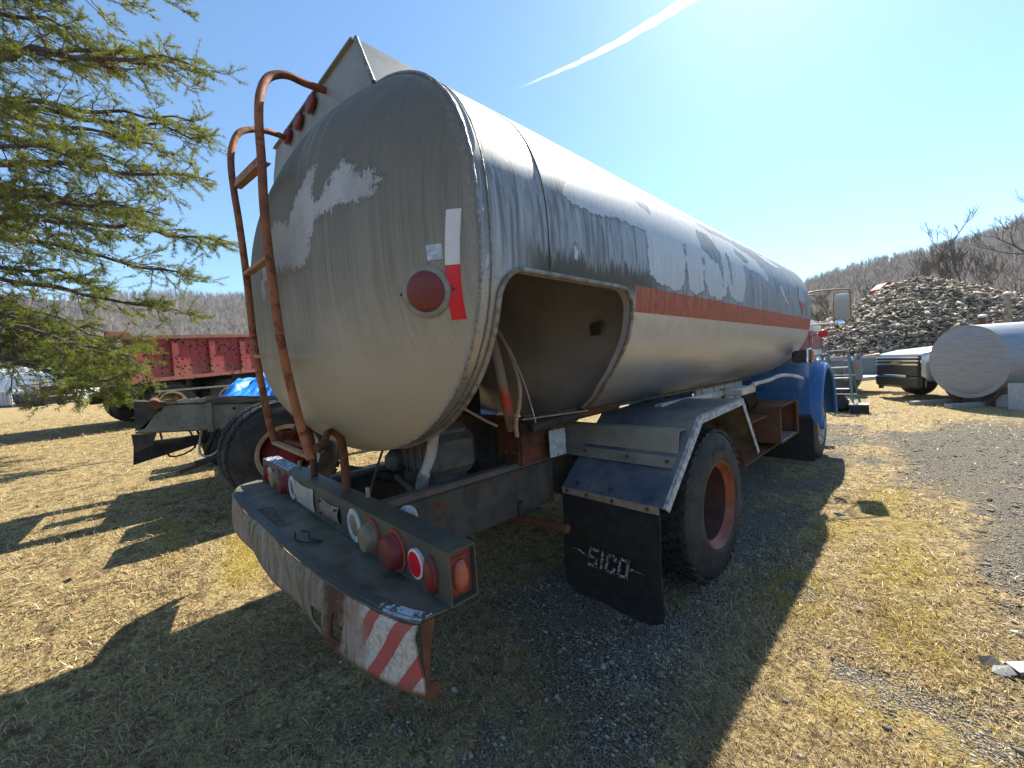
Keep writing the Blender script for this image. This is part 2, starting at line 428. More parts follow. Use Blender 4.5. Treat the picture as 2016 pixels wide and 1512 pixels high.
# pebbles
def pebbles(n, r0, r1, s0, name, label, seed):
    global rng
    rng = np.random.default_rng(seed)
    x, y, r = polar_pts(n, r0, r1)
    keep = rng.random(n) < gravel_mask(x, y)*1.3+.03
    x, y, r = x[keep], y[keep], r[keep]; n = len(x)
    s_ = s0*np.exp(rng.normal(0, .45, n))*(1+.12*r)
    O = np.array([[1, 0, 0], [-1, 0, 0], [0, 1, 0], [0, -1, 0], [0, 0, 1], [0, 0, -1]], float)
    V = O[None]*(1+rng.uniform(-.35, .35, (n, 6, 1)))+rng.normal(0, .18, (n, 6, 3))
    V[:, :, 2] *= .55
    a = rng.random(n)*6.28; ca, sa = np.cos(a), np.sin(a)
    X_ = V[:, :, 0]*ca[:, None]-V[:, :, 1]*sa[:, None]; Y_ = V[:, :, 0]*sa[:, None]+V[:, :, 1]*ca[:, None]
    V = np.stack([X_*1.25, Y_, V[:, :, 2]], -1)*s_[:, None, None]+np.stack([x, y, gz(x, y)+s_*.25], 1)[:, None]
    b = np.arange(n)[:, None]*6
    T = np.concatenate([b+np.array(t)[None] for t in ((0, 2, 4), (2, 1, 4), (1, 3, 4), (3, 0, 4), (2, 0, 5), (1, 2, 5), (3, 1, 5), (0, 3, 5))], 0)
    g = (.12+.30*rng.random(n)**1.5); C_ = np.stack([g*1.12, g*1.0, g*.82], 1)
    o = mesh_np(name, V.reshape(-1, 3), T, M_PEB, colors=np.repeat(C_, 6, 0)); tag(o, label, 'gravel', kind='stuff')
N = NT('pebble'); N.set(color=N.attr('tint', 'Color'), rough=.85, spec=.3); M_PEB = N.m
pebbles(110000, .8, 11, .0036, 'gravel', 'grey crushed gravel scattered over the yard', 21)

# fallen oak leaves and debris in the near grass
N = NT('dead_leaf'); N.set(color=N.mix(N.noise(30), (0.20, 0.08, 0.035), (0.32, 0.17, 0.08)), rough=.8); M_LEAF = N.m
rng = np.random.default_rng(5); lm = MB()
for i in range(170):
    x_, y_, r_ = polar_pts(1, 1.2, 12); x_, y_ = float(x_[0]), float(y_[0])
    s_ = random.uniform(.012, .035)*(1+.05*float(r_[0])); a = random.random()*6.28; z_ = gzf(x_, y_)+random.uniform(.012, .03)
    P = []
    for k in range(8):
        t = a+k*math.pi/4; q = s_*(1 if k % 2 == 0 else .55)*random.uniform(.7, 1.2)
        P.append((x_+math.cos(t)*q*.7, y_+math.sin(t)*q, z_+random.uniform(-.3, .5)*s_*.6))
    c_ = (x_, y_, z_); lm.add(P+[c_], [(k, (k+1) % 8, 8) for k in range(8)])
tag(lm.build('fallen_leaves', M_LEAF, smooth=0), 'curled brown leaves scattered over the grass', 'leaves', kind='stuff')
# ------------------------------------------------------------ tanker truck
TA, TB, TN, TX, TZ = 1.35, .885, 2.46, -2.35, 2.045      # tank section: half width, half height, exponent, centre
Y0, Y1 = .82, 6.1
def sect(th, r=1.0):
    c, s = math.cos(th), math.sin(th)
    return (TX+r*TA*math.copysign(abs(c)**(2/TN), c), TZ+r*TB*math.copysign(abs(s)**(2/TN), s))
def side_x(z, off=0.0):
    q = 1-min(1, abs((z-TZ)/(TB+off)))**TN
    return TX+(TA+off)*max(q, 0)**(1/TN)
def top_z(x): return TZ+TB*max(1-abs((x-TX)/TA)**TN, 0)**(1/TN)
def head_y(x, z, yr=Y0, h=.33, p=4.2):
    r = (abs((x-TX)/TA)**TN+abs((z-TZ)/TB)**TN)**(1/TN)
    return yr-h*(1-min(r, 1)**p)
TANKER = thing('tanker_truck', (-2.35, 3.5, 0), 'old silver tanker truck with blue cab, rusty ladder and orange stripe, seen from behind', 'tanker truck')

M_RUST = surf('rusty_steel', (0.10, 0.042, 0.022), (0.17, 0.065, 0.03), 14, rough=.85, bump=.5, rust=.35)
M_LADDER = surf('rusted_ladder_pipe', (0.38, 0.125, 0.04), (0.20, 0.065, 0.032), 5, rough=.75, bump=.35, rust=.45, rustscale=14)
M_LADDER2 = surf('rusted_ladder_orange', (0.30, 0.11, 0.035), (0.35, 0.24, 0.15), 6, rough=.8, bump=.35, rust=.25, rustscale=14)
M_DARKST = surf('grimy_dark_steel', (0.035, 0.033, 0.028), (0.075, 0.065, 0.05), 9, rough=.7, bump=.4, rust=.28, grime=.3, rustscale=5)
M_RAIL = surf('frame_rail_paint', (0.06, 0.056, 0.046), (0.12, 0.095, 0.07), 7, rough=.75, bump=.45, rust=.28, grime=.3, rustscale=6)
M_BAR = surf('light_bar_paint', (0.10, 0.092, 0.058), (0.06, 0.062, 0.055), 5, rough=.55, bump=.25, grime=.3, rust=.08)
M_ALU = surf('dirty_aluminium', (0.42, 0.41, 0.38), (0.28, 0.27, 0.23), 8, rough=.5, metal=.6, bump=.15, grime=.35)
M_WHITEST = surf('chipped_white_paint', (0.62, 0.61, 0.58), (0.40, 0.40, 0.38), 20, rough=.6, bump=.3, grime=.4)
M_BLACKRUB = surf('black_rubber', (0.016, 0.016, 0.017), (0.03, 0.029, 0.028), 16, rough=.7, bump=.3, spec=.3)
M_PVC = surf('white_plastic_pipe', (0.62, 0.56, 0.52), (0.42, 0.37, 0.33), 8, rough=.5, bump=.1)
M_HOSE = surf('tan_hose', (0.32, 0.19, 0.13), (0.40, 0.30, 0.20), 8, rough=.5, bump=.1)
M_REDLENS = surf('faded_red_lens', (0.20, 0.020, 0.020), (0.13, 0.035, 0.026), 18, rough=.42, bump=.08, grime=.12)
M_RUSTRED = surf('red_primer_ring', (0.30, 0.06, 0.04), (0.20, 0.05, 0.035), 25, rough=.7, bump=.3, rust=.2)
M_CREAM = surf('dusty_cream_lens', (0.24, 0.20, 0.13), (0.16, 0.13, 0.08), 14, rough=.5, bump=.08, grime=.2)
M_ORLENS = surf('crazed_orange_lens', (0.35, 0.055, 0.03), (0.45, 0.12, 0.06), 9, rough=.35, bump=.1)
M_AMBER = surf('amber_lens', (0.65, 0.25, 0.05), (0.50, 0.18, 0.04), 9, rough=.3, bump=0)
N = NT('chrome'); N.set(color=(0.72, 0.72, 0.70), metal=1.0, rough=.18); M_CHROME = N.m
N = NT('dark_glass'); N.set(color=(0.02, 0.025, 0.03), rough=.05, spec=.6); M_DGLASS = N.m
N = NT('mirror_glass'); N.set(color=(0.75, 0.78, 0.78), metal=1.0, rough=.04); M_MIRROR = N.m
N = NT('reflector_red'); N.set(color=N.mix(N.step(N.voro(220), .2, .5), (0.75, 0.012, 0.02), (0.62, 0.0, 0.015)), rough=.28, spec=.5); M_TAPER = N.m
N = NT('reflector_white'); N.set(color=N.mix(N.noise(30), (0.72, 0.66, 0.63), (0.62, 0.56, 0.53)), rough=.35); M_TAPEW = N.m

# tank side paint: bare weathered metal above, orange band, silver below; ragged light areas where the old lettering film was
def tank_side_mat():
    N = NT('tank_side_paint'); o = N.obj(); X, Y, Z = N.sep(N.pos())
    hn = N.noise(1.0, 9, .72, stretch=(30, 30, 1.6)); hn2 = N.noise(1.0, 9, .7, stretch=(75, 75, 3)); n3 = N.noise(9, 9, .7); n4 = N.noise(60, 5, .7)
    up = N.mix(N.step(hn, .38, .60), (0.14, 0.14, 0.12), (0.34, 0.35, 0.355))
    up = N.mix(N.math('MULTIPLY', N.step(hn2, .45, .65), .6), up, (0.44, 0.47, 0.51))
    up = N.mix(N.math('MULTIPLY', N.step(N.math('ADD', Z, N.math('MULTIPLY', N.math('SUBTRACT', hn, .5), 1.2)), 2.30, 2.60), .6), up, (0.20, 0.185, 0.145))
    up = N.mix(N.math('MULTIPLY', N.step(N.noise(2.2, 5, .6, loc=(1, 3, 2)), .5, .7), .4), up, (0.20, 0.18, 0.13))
    # lichen streaks above the cabinet opening
    li = N.math('MULTIPLY', N.step(N.math('ADD', N.math('MULTIPLY', hn, .42), N.math('SUBTRACT', 2.0, Z)), .19, .235), N.step(Y, 2.25, 1.9))
    up = N.mix(N.math('MULTIPLY', li, N.step(Y, .95, 1.15)), up, (0.085, 0.075, 0.045))
    top = N.mix(n3, (0.76, 0.75, 0.71), (0.86, 0.85, 0.81))  # near-white crown: the blown sun highlight is put into the colour
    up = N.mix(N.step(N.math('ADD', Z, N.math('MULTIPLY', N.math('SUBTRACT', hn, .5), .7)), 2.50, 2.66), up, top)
    # light areas
    sd = N.math('ADD', N.attr('patch'), N.math('MULTIPLY', N.math('SUBTRACT', n3, .5), .13))
    sd = N.math('ADD', sd, N.math('MULTIPLY', N.math('SUBTRACT', n4, .5), .03))
    pc = N.mix(N.step(hn2, .35, .7), (0.50, 0.50, 0.49), (0.63, 0.63, 0.61))
    pc = N.mix(N.math('MULTIPLY', N.step(n4, .58, .68), .6), pc, (0.17, 0.17, 0.16))
    pc = N.mix(N.math('MULTIPLY', N.step(hn, .54, .70), .45), pc, (0.32, 0.325, 0.33))
    up = N.mix(N.math('MULTIPLY', N.step(sd, -.010, -.004), .6), up, (0.09, 0.085, 0.075))
    up = N.mix(N.step(sd, .0, .006), up, pc)
    # small chips
    ch = N.step(N.noise(16, 3, .5, stretch=(1, 1, .5), loc=(4, 4, 4)), .715, .73)
    up = N.mix(ch, up, (0.66, 0.67, 0.68))
    stripe = N.mix(N.step(hn, .4, .62), (0.34, 0.085, 0.045), (0.47, 0.135, 0.075))
    stripe = N.mix(N.math('MULTIPLY', N.step(N.noise(12, 8, .75), .55, .68), .55), stripe, (0.10, 0.045, 0.03))
    low = N.mix(N.step(n3, .3, .7), (0.47, 0.475, 0.47), (0.55, 0.555, 0.55))
    dr = N.math('MULTIPLY', N.step(N.noise(1.0, 6, .7, stretch=(90, 90, 2)), .55, .66), N.step(Z, 1.58, 1.79))
    low = N.mix(N.math('MULTIPLY', dr, .55), low, (0.20, 0.20, 0.19))
    low = N.mix(N.step(N.noise(3.5, 9, .75, loc=(7, 7, 7)), .66, .72), low, (0.26, 0.22, 0.15))
    inband = N.math('MULTIPLY', N.step(Z, 1.796, 1.800), N.step(Y, 1.82, 1.84))
    isup = N.math('MAXIMUM', N.step(Z, 1.928, 1.932), N.math('MULTIPLY', N.step(Z, 1.80, 1.93), N.step(Y, 1.84, 1.82)))
    c = N.mix(inband, low, stripe); c = N.mix(isup, c, up)
    rear = N.math('MULTIPLY', N.step(Y, .95, .90), N.step(Z, 2.3, 1.6))
    c = N.mix(rear, c, N.mix(N.step(n4, .55, .7), (0.42, 0.40, 0.37), (0.12, 0.10, 0.075)))
    mt = N.mix(isup, (0.62, 0.62, 0.62), N.mix(N.step(Z, 2.4, 2.6), (0.15, 0.15, 0.15), (0.55, 0.55, 0.55)))
    mt = N.mix(inband, mt, (0, 0, 0)) if False else mt
    rg = N.mix(isup, N.mix(inband, (0.36, 0.36, 0.36), (0.6, 0.6, 0.6)), N.mix(N.step(Z, 2.4, 2.6), (0.52, 0.52, 0.52), (0.40, 0.40, 0.40)))
    N.set(color=c, metal=N.math('MULTIPLY', N.sep(mt)[0], N.math('SUBTRACT', 1.0, N.math('MULTIPLY', inband, N.math('SUBTRACT', 1.0, isup)))), rough=N.math('ADD', N.sep(rg)[0], N.math('MULTIPLY', N.math('SUBTRACT', n3, .5), .2)), spec=.4)
    N.bump(N.math('ADD', N.math('MULTIPLY', hn2, .25), N.math('MULTIPLY', N.step(sd, -.005, .006), .5)), .3, .003)
    return N.m
M_SIDE = tank_side_mat()
def tank_head_mat():
    N = NT('tank_head_dirt_bounce'); X, Y, Z = N.sep(N.pos())
    st = N.noise(1.0, 9, .72, stretch=(38, 8, 1.2)); st2 = N.noise(1.0, 6, .7, stretch=(110, 20, 1.3)); n3 = N.noise(5, 8, .65); n4 = N.noise(70, 4, .7)
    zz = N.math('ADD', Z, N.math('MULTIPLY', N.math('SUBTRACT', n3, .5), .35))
    c = N.ramp(N.math('DIVIDE', N.math('SUBTRACT', zz, 1.15), 1.8), [(0, (0.53, 0.45, 0.33)), (.25, (0.42, 0.36, 0.275)), (.45, (0.28, 0.242, 0.19)), (.62, (0.205, 0.172, 0.13)), (.85, (0.135, 0.115, 0.082)), (1, (0.16, 0.138, 0.10))])  # dark grime above; warm ground bounce is put into the tan below
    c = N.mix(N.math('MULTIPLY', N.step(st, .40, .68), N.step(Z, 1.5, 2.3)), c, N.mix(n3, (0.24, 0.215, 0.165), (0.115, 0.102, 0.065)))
    c = N.mix(N.math('MULTIPLY', N.math('MULTIPLY', N.step(st2, .50, .62), N.step(Z, 1.45, 1.9)), .25), c, (0.08, 0.07, 0.055))
    # pale run-off below the spill box, green tinge on the left
    ru = N.math('MULTIPLY', N.step(N.math('ADD', st, N.math('MULTIPLY', N.math('ABSOLUTE', N.math('ADD', X, 1.78)), -.55)), .42, .56), N.step(Z, 2.25, 2.7))
    c = N.mix(N.math('MULTIPLY', ru, .6), c, (0.30, 0.285, 0.24))
    gr = N.math('MULTIPLY', N.step(X, -1.6, -2.3), N.step(N.noise(2.2, 4, .6), .4, .6))
    c = N.mix(N.math('MULTIPLY', gr, .35), c, (0.10, 0.10, 0.04))
    sd = N.math('ADD', N.attr('patch'), N.math('MULTIPLY', N.math('SUBTRACT', N.noise(9, 10, .85), .5), .30))
    sd = N.math('ADD', sd, N.math('ADD', N.math('MULTIPLY', N.math('SUBTRACT', st2, .5), .07), N.math('MULTIPLY', N.math('SUBTRACT', n4, .5), .03)))
    pc = N.mix(N.step(n3, .35, .65), (0.37, 0.345, 0.32), (0.48, 0.45, 0.42))
    pc = N.mix(N.math('MULTIPLY', N.step(X, -1.85, -2.0), .55), pc, (0.20, 0.18, 0.12))
    pc = N.mix(N.math('MULTIPLY', N.step(n4, .55, .68), .5), pc, (0.2, 0.18, 0.15))
    c = N.mix(N.step(sd, -.008, -.002), c, (0.055, 0.05, 0.04))
    c = N.mix(N.step(sd, .0, .008), c, pc)
    rim = N.attr('rim')
    ws = N.math('MULTIPLY', N.step(N.math('ADD', rim, N.math('MULTIPLY', N.math('SUBTRACT', n3, .5), .05)), .972, .990), N.step(n4, .35, .65))
    c = N.mix(N.math('MULTIPLY', ws, .3), c, (0.40, 0.38, 0.36))
    c = N.mix(N.step(n4, .755, .78), c, (0.10, 0.07, 0.045))
    N.set(color=c, rough=.62, metal=.18, spec=.35)
    N.bump(N.math('ADD', N.math('MULTIPLY', n4, .3), N.step(sd, -.002, .006)), .3, .002)
    return N.m
M_HEAD = tank_head_mat()

# shell grid
nth = 380
ths = []
# arclength-uniform angles
tt = np.linspace(-math.pi/2, 1.5*math.pi, 6001)
cc, ss = np.cos(tt), np.sin(tt)
sx_ = TX+TA*np.sign(cc)*np.abs(cc)**(2/TN); sz_ = TZ+TB*np.sign(ss)*np.abs(ss)**(2/TN)
arc = np.concatenate([[0], np.cumsum(np.hypot(np.diff(sx_), np.diff(sz_)))])
th_u = np.interp(np.linspace(0, arc[-1], nth+1)[:-1], arc, tt)
PX = np.interp(np.linspace(0, arc[-1], nth+1)[:-1], arc, sx_); PZ = np.interp(np.linspace(0, arc[-1], nth+1)[:-1], arc, sz_)
ys = np.concatenate([[.82, .85], np.arange(.88, 2.12, .0125), np.arange(2.14, Y1+.001, .03)])
OPEN_L, OPEN_T = .905, 1.905
def open_right(z):      # forward edge of the cabinet opening
    return np.interp(z, [1.16, 1.25, 1.28, 1.417, 1.555, 1.683, 1.807], [2.30, 2.12, 2.05, 1.875, 1.828, 1.822, 1.80])
def in_open(y, z):
    r = .12
    if z > OPEN_T or y < OPEN_L or y > open_right(z): return False
    yr = 1.80
    if z > OPEN_T-r:
        if y < OPEN_L+r and math.hypot(y-OPEN_L-r, z-OPEN_T+r) > r: return False
        if y > yr-r and math.hypot(y-yr+r, z-OPEN_T+r) > r: return False
    return True
V = np.stack([np.repeat(PX[:, None], len(ys), 1), np.repeat(ys[None], nth, 0), np.repeat(PZ[:, None], len(ys), 1)], -1)
ny = len(ys); Fq = []
for i in range(nth):
    j2 = (i+1) % nth; zc_ = (PZ[i]+PZ[j2])/2
    for j in range(ny-1):
        yc_ = (ys[j]+ys[j+1])/2
        if yc_ < 2.32 and in_open(yc_, zc_): continue
        Fq.append((i*ny+j, j2*ny+j, j2*ny+j+1, i*ny+j+1))
VV = V.reshape(-1, 3)
Yv, Zv, Xv = VV[:, 1], VV[:, 2], VV[:, 0]
side_polys = [
 [(1.20, 2.50), (1.24, 2.44), (1.36, 2.335), (1.29, 2.25), (1.37, 2.225), (1.50, 2.215), (1.72, 2.24), (1.97, 2.235), (1.955, 2.10), (1.975, 2.0), (2.10, 1.955), (2.30, 1.94), (2.40, 1.985), (2.43, 2.10), (2.44, 2.24), (2.475, 2.24), (2.45, 2.05), (2.47, 1.965), (2.60, 1.942), (2.70, 1.985), (2.725, 2.2), (2.75, 2.2), (2.73, 2.02), (2.82, 1.95), (2.98, 1.94), (3.12, 1.98), (3.15, 2.1), (3.20, 1.97), (3.35, 1.95), (3.5, 1.965), (3.58, 2.10), (3.60, 2.26), (3.9, 2.26), (4.3, 2.20), (4.35, 2.26), (4.0, 2.42), (3.5, 2.48), (3.1, 2.46), (2.9, 2.52), (2.4, 2.5), (2.0, 2.56), (1.6, 2.6)],
 [(4.62, 2.22), (4.75, 2.12), (4.95, 2.03), (5.0, 2.06), (4.88, 2.11), (4.78, 2.22)],
 [(4.3, 2.52), (4.5, 2.46), (4.9, 2.42), (5.1, 2.46), (4.7, 2.54)],
 [(1.32, 1.97), (1.34, 1.955), (1.36, 2.0), (1.345, 2.06), (1.325, 2.04)],
]
holes = [[(2.74, 2.26), (3.02, 2.20), (3.06, 2.02), (3.10, 2.3), (2.98, 2.42), (2.75, 2.40)], [(3.22, 2.1), (3.26, 2.05), (3.28, 2.3), (3.23, 2.36)], [(1.97, 2.42), (2.1, 2.34), (2.14, 2.42), (2.0, 2.47)], [(3.5, 2.36), (3.75, 2.3), (3.8, 2.34), (3.55, 2.42)]]
sd = np.full(len(VV), -1.0)
m_ = (Xv > -1.6)
q = np.full(m_.sum(), -1.0)
for p in side_polys: q = np.maximum(q, polysd(Yv[m_], Zv[m_], p))
for p in holes: q = np.minimum(q, -polysd(Yv[m_], Zv[m_], p))
sd[m_] = q
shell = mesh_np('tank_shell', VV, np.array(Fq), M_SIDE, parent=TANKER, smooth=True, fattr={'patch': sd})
# rear head
def head_mesh(name, yr, h, p, mat, flip=False, patch=None):
    na, nr = 320, 46
    rs = 1-(1-np.linspace(0, 1, nr))**1.6
    a_i = np.linspace(0, arc[-1], na+1)[:-1]; hx = np.interp(a_i, arc, sx_)-TX; hz = np.interp(a_i, arc, sz_)-TZ
    P = []; rm = []
    for r in rs:
        for k in range(na):
            P.append((TX+hx[k]*r, yr-h*(1-r**p) if not flip else yr+h*(1-r**p), TZ+hz[k]*r)); rm.append(r)
    F = []
    for i in range(nr-1):
        for k in range(na): F.append((i*na+k, i*na+(k+1) % na, (i+1)*na+(k+1) % na, (i+1)*na+k))
    P = np.array(P); sd = np.full(len(P), -1.0)
    if patch:
        for pp in patch: sd = np.maximum(sd, polysd(P[:, 0], P[:, 2], pp))
    return mesh_np(name, P, np.array(F), mat, parent=TANKER, smooth=True, fattr={'patch': sd, 'rim': np.array(rm)})
head_patch = [[(-2.36, 2.34), (-2.20, 2.36), (-2.08, 2.33), (-1.95, 2.27), (-1.84, 2.36), (-1.70, 2.42), (-1.63, 2.43), (-1.66, 2.33), (-1.63, 2.28), (-1.56, 2.285), (-1.53, 2.34), (-1.47, 2.36), (-1.40, 2.30), (-1.32, 2.285), (-1.275, 2.235), (-1.30, 2.19), (-1.38, 2.175), (-1.46, 2.185), (-1.57, 2.19), (-1.66, 2.16), (-1.73, 2.06), (-1.84, 2.04), (-1.93, 2.06), (-2.02, 2.10), (-2.16, 2.10), (-2.32, 2.16), (-2.50, 2.10), (-2.55, 2.2), (-2.42, 2.27)],
              [(-2.62, 2.15), (-2.52, 2.2), (-2.50, 2.05), (-2.60, 2.02)]]
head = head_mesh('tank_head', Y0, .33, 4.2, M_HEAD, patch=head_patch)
M_INNER = surf('cabinet_bulkhead', (0.36, 0.335, 0.33), (0.44, 0.41, 0.39), 3, rough=.45, metal=.1, bump=.08, grime=.15)
inner = head_mesh('inner_bulkhead', 2.30, .24, 3.5, M_INNER)
front = head_mesh('front_tank_head', Y1, .30, 3.5, M_ALU, flip=True)
# welds and trims
def ring(y, off=0.0, a0=0, a1=1, n=200, wob=0):
    P = []
    for k in range(n+1):
        u = arc[-1]*(a0+(a1-a0)*k/n); x = np.interp(u, arc, sx_); z = np.interp(u, arc, sz_)
        P.append((TX+(x-TX)*(1+off), y+random.uniform(-wob, wob), TZ+(z-TZ)*(1+off)))
    return P
M_WELD = surf('weld_bead', (0.34, 0.33, 0.31), (0.13, 0.12, 0.10), 60, rough=.5, metal=.4, bump=.6)
b = MB(); b.tube(ring(Y0, .004, 0, .999, 420, .0015), [random.uniform(.0045, .006) for _ in range(421)], 6, False); b.build('weld_bead', M_WELD, TANKER, 60)
b = MB(); b.tube(ring(.868, .003, 0, .999, 300, .0004), .0028, 6, False); b.build('weld_bead', M_WELD, TANKER, 60)
b = MB(); fr0 = float(np.interp(1.925, PZ[:nth//2], np.linspace(0, 1, nth+1)[:nth//2])); b.tube(ring(1.168, .001, fr0, 1-fr0, 300, .001), .002, 6, False); b.build('shell_seam', M_DARKST, TANKER, 60)
def trim_path():
    P = []
    for z in np.linspace(1.17, OPEN_T-.12, 26): P.append((side_x(z, .006), OPEN_L, z))
    for k in range(1, 9):
        a = math.pi-k*math.pi/18*1.0
        a = math.pi-(k/8)*math.pi/2; y = OPEN_L+.12+.12*math.cos(a); z = OPEN_T-.12+.12*math.sin(a); P.append((side_x(z, .006), y, z))
    for y in np.linspace(1.05, 1.66, 12): P.append((side_x(OPEN_T, .006), y, OPEN_T))
    for k in range(1, 9):
        a = math.pi/2-(k/8)*math.pi/2; y = 1.80-.12+.12*math.cos(a); z = OPEN_T-.12+.12*math.sin(a); P.append((side_x(z, .006), y, z))
    for z in np.linspace(1.775, 1.17, 30): P.append((side_x(z, .006), float(open_right(z)), z))
    return P
tp = trim_path()
# continue under the belly on the rear edge
und = [(float(x), OPEN_L, TZ-TB*max(1-abs((x-TX)/TA)**TN, 0)**(1/TN)-.004) for x in np.linspace(-3.2, side_x(1.175), 34)]
M_TRIM = surf('opening_rim', (0.36, 0.33, 0.28), (0.17, 0.14, 0.10), 24, rough=.55, metal=.3, bump=.5, grime=.35, rust=.12)
b = MB(); b.tube(und+tp, .0105, 8); b.build('opening_rim', M_TRIM, TANKER, 60)
b = MB()      # back-turned flange inside the rim gives the sheet its depth
rows = [[Vector(p) for p in und+tp], [Vector((p[0]-(.05 if p[2] > 1.2 else 0), p[1], p[2]+(.03 if p[2] < 1.25 else 0))) for p in und+tp]]
b.sheet(rows); b.build('opening_flange', M_INNER, TANKER, 60)
b = MB(); b.tube([(side_x(1.235)-.02, y, 1.215) for y in np.linspace(2.1, 6.0, 30)], .014, 6); b.build('belly_trim', M_TRIM, TANKER, 60)
# cabinet back wall: central tunnel side inside the cabinet
b = MB(); b.box((-2.75, 1.5, 1.75), (.02, 1.25, 1.2)); b.build('cabinet_wall', M_DARKST, TANKER, 0)
M_PLATE = surf('embossed_plate', (0.06, 0.05, 0.03), (0.30, 0.24, 0.12), 90, rough=.35, metal=.5, bump=.4)
py = 2.30-.24*(1-.62**3.5)
b = MB(); b.box((-1.435, py-.03, 1.765), (.095, .006, .075), Matrix.Rotation(-.18, 3, 'Z'), .002); b.build('data_plate', M_PLATE, TANKER, 0)

# things on the head: tape, lens, sticker
def head_quad(name, x0, x1, z0, z1, off, mat, nx=6, nz=10, shear=0.0, parent=TANKER):
    rows = []
    for i in range(nz+1):
        z = z0+(z1-z0)*i/nz; r = []
        for j in range(nx+1):
            x = x0+(x1-x0)*j/nx+shear*(z-z0); r.append((x, head_y(x, z)-off, z))
        rows.append(r)
    return MB().sheet(rows, .003, (0, 1, 0)).build(name, mat, parent, 50)
tape = head_quad('reflective_tape', -1.106, -1.069, 1.726, 1.903, .004, M_TAPER, shear=.09)
tape['label'] = 'bright red block of tape'
tape2 = head_quad('reflective_tape', -1.090, -1.053, 1.905, 2.085, .004, M_TAPEW, shear=.09)
tape2['label'] = 'white block of tape'
M_STICK = surf('worn_sticker', (0.55, 0.57, 0.60), (0.30, 0.36, 0.42), 55, rough=.6, bump=.1)
head_quad('sticker', -1.137, -1.095, 1.927, 1.978, .003, M_STICK, 4, 4, .0)
LX, LZ = -1.158, 1.827
M_DULLRING = surf('dull_ring', (0.20, 0.18, 0.15), (0.28, 0.25, 0.21), 20, rough=.6, bump=.2, grime=.2)
def disc_on_head(name, cx, cz, prof, mat, parent=TANKER):
    y = head_y(cx, cz); e = .01
    nrm = Vector((-(head_y(cx+e, cz)-head_y(cx-e, cz))/(2*e), 1, -(head_y(cx, cz+e)-head_y(cx, cz-e))/(2*e))).normalized()*-1
    return MB().lathe(prof, Vector((cx, y, cz)), nrm, 40).build(name, mat, parent, 40)
lr = disc_on_head('brake_light', LX, LZ, [(-.004, .088), (.003, .088), (.006, .084), (.007, .070), (.004, .066)], M_DULLRING)
disc_on_head('lens', LX, LZ, [(.004, .068), (.009, .067), (.015, .058), (.018, .03), (.019, .0)], M_REDLENS, lr)
for a in (0, 90, 180, 270):
    q = Vector((math.cos(math.radians(a))*.076, 0, math.sin(math.radians(a))*.076))
    disc_on_head('screw', LX+q.x, LZ+q.z, [(-.01, .006), (.007, .006), (.009, 0)], M_DARKST, lr)
# orange placard edge at the left side of the head
M_PLAC = surf('orange_placard', (0.55, 0.09, 0.03), (0.45, 0.07, 0.02), 20, rough=.5, bump=0)
def placard(cy, cz, r, xs):
    b = MB(); P = [(xs(cz+r), cy, cz+r), (xs(cz), cy+r, cz), (xs(cz-r), cy, cz-r), (xs(cz), cy-r, cz)]
    return b
b = MB(); zc_ = 1.86; rr = .14
side_l = lambda z: 2*TX-side_x(z)-.012
b.prism([(side_l(zc_+rr), 1.0, zc_+rr), (side_l(zc_), 1.0+rr, zc_), (side_l(zc_-rr), 1.0, zc_-rr), (side_l(zc_), 1.0-rr, zc_)], (-.004, 0, 0)); b.build('placard', M_PLAC, TANKER, 0)
N = NT('faded_placard'); X, Y, Z = N.sep(N.pos())
N.set(color=N.mix(N.step(N.math('ADD', Z, N.math('MULTIPLY', N.noise(14, 6), .1)), 2.13, 2.19), (0.45, 0.10, 0.09), N.mix(N.noise(12, 6), (0.48, 0.50, 0.52), (0.28, 0.30, 0.32))), rough=.6)
b = MB(); cy, cz, r = 5.62, 2.15, .19
rows = []
for i in range(9):
    t = i/8; z = cz-r+2*r*t; hw = r*(1-abs(2*t-1))+.001; rows.append([(side_x(z, .004), cy-hw, z), (side_x(z, .004), cy+hw, z)])
b.sheet(rows); b.build('placard', N.m, TANKER, 50)['label'] = 'faded diamond placard with pink lower half'

# spill box along the top with three oval lamps in its rear face
M_BOX = surf('spill_box_grey', (0.24, 0.235, 0.215), (0.32, 0.31, 0.29), 3, rough=.5, metal=.3, bump=.1, grime=.15, rust=.05)
b = MB()
TRp = Vector((-1.717, .775, 3.076)); TLp = Vector((-3.09, .745, 3.20)); BRp = Vector((-1.60, .785, 2.80)); BLp = Vector((-3.30, .745, 2.72)); MLp = Vector((-3.22, .745, 3.06))
Lf = Vector((0, 5.1, 0))
rear = [BRp, TRp, TLp, MLp, BLp]
b.add([p for p in rear]+[p+Lf for p in rear], [(0, 1, 2, 3, 4), (9, 8, 7, 6, 5), (0, 5, 6, 1), (1, 6, 7, 2), (2, 7, 8, 3), (3, 8, 9, 4)])
spill = b.build('spill_box', M_BOX, TANKER, 0)
b = MB(); b.tube([BRp+Vector((0, 0, .02)), TRp], .011, 6); b.build('corner_weld', M_WELD, spill, 60)
b = MB(); b.bar(TRp+Vector((-.02, -.004, .006)), TLp+Vector((0, -.004, .006)), .03, .008); b.build('lip', M_BOX, spill, 0)
for t in (.42, .585, .75):
    p = TRp.lerp(TLp, t)+Vector((0, -.012, -.045))
    m = MB(); m.lathe([(-.0, .065), (.012, .065), (.02, .055), (.022, .0)], p, (0, -1, 0), 24, ref=(1, 0, .08), sy=.6)
    ob = m.build('marker_light', M_REDLENS, spill, 40)
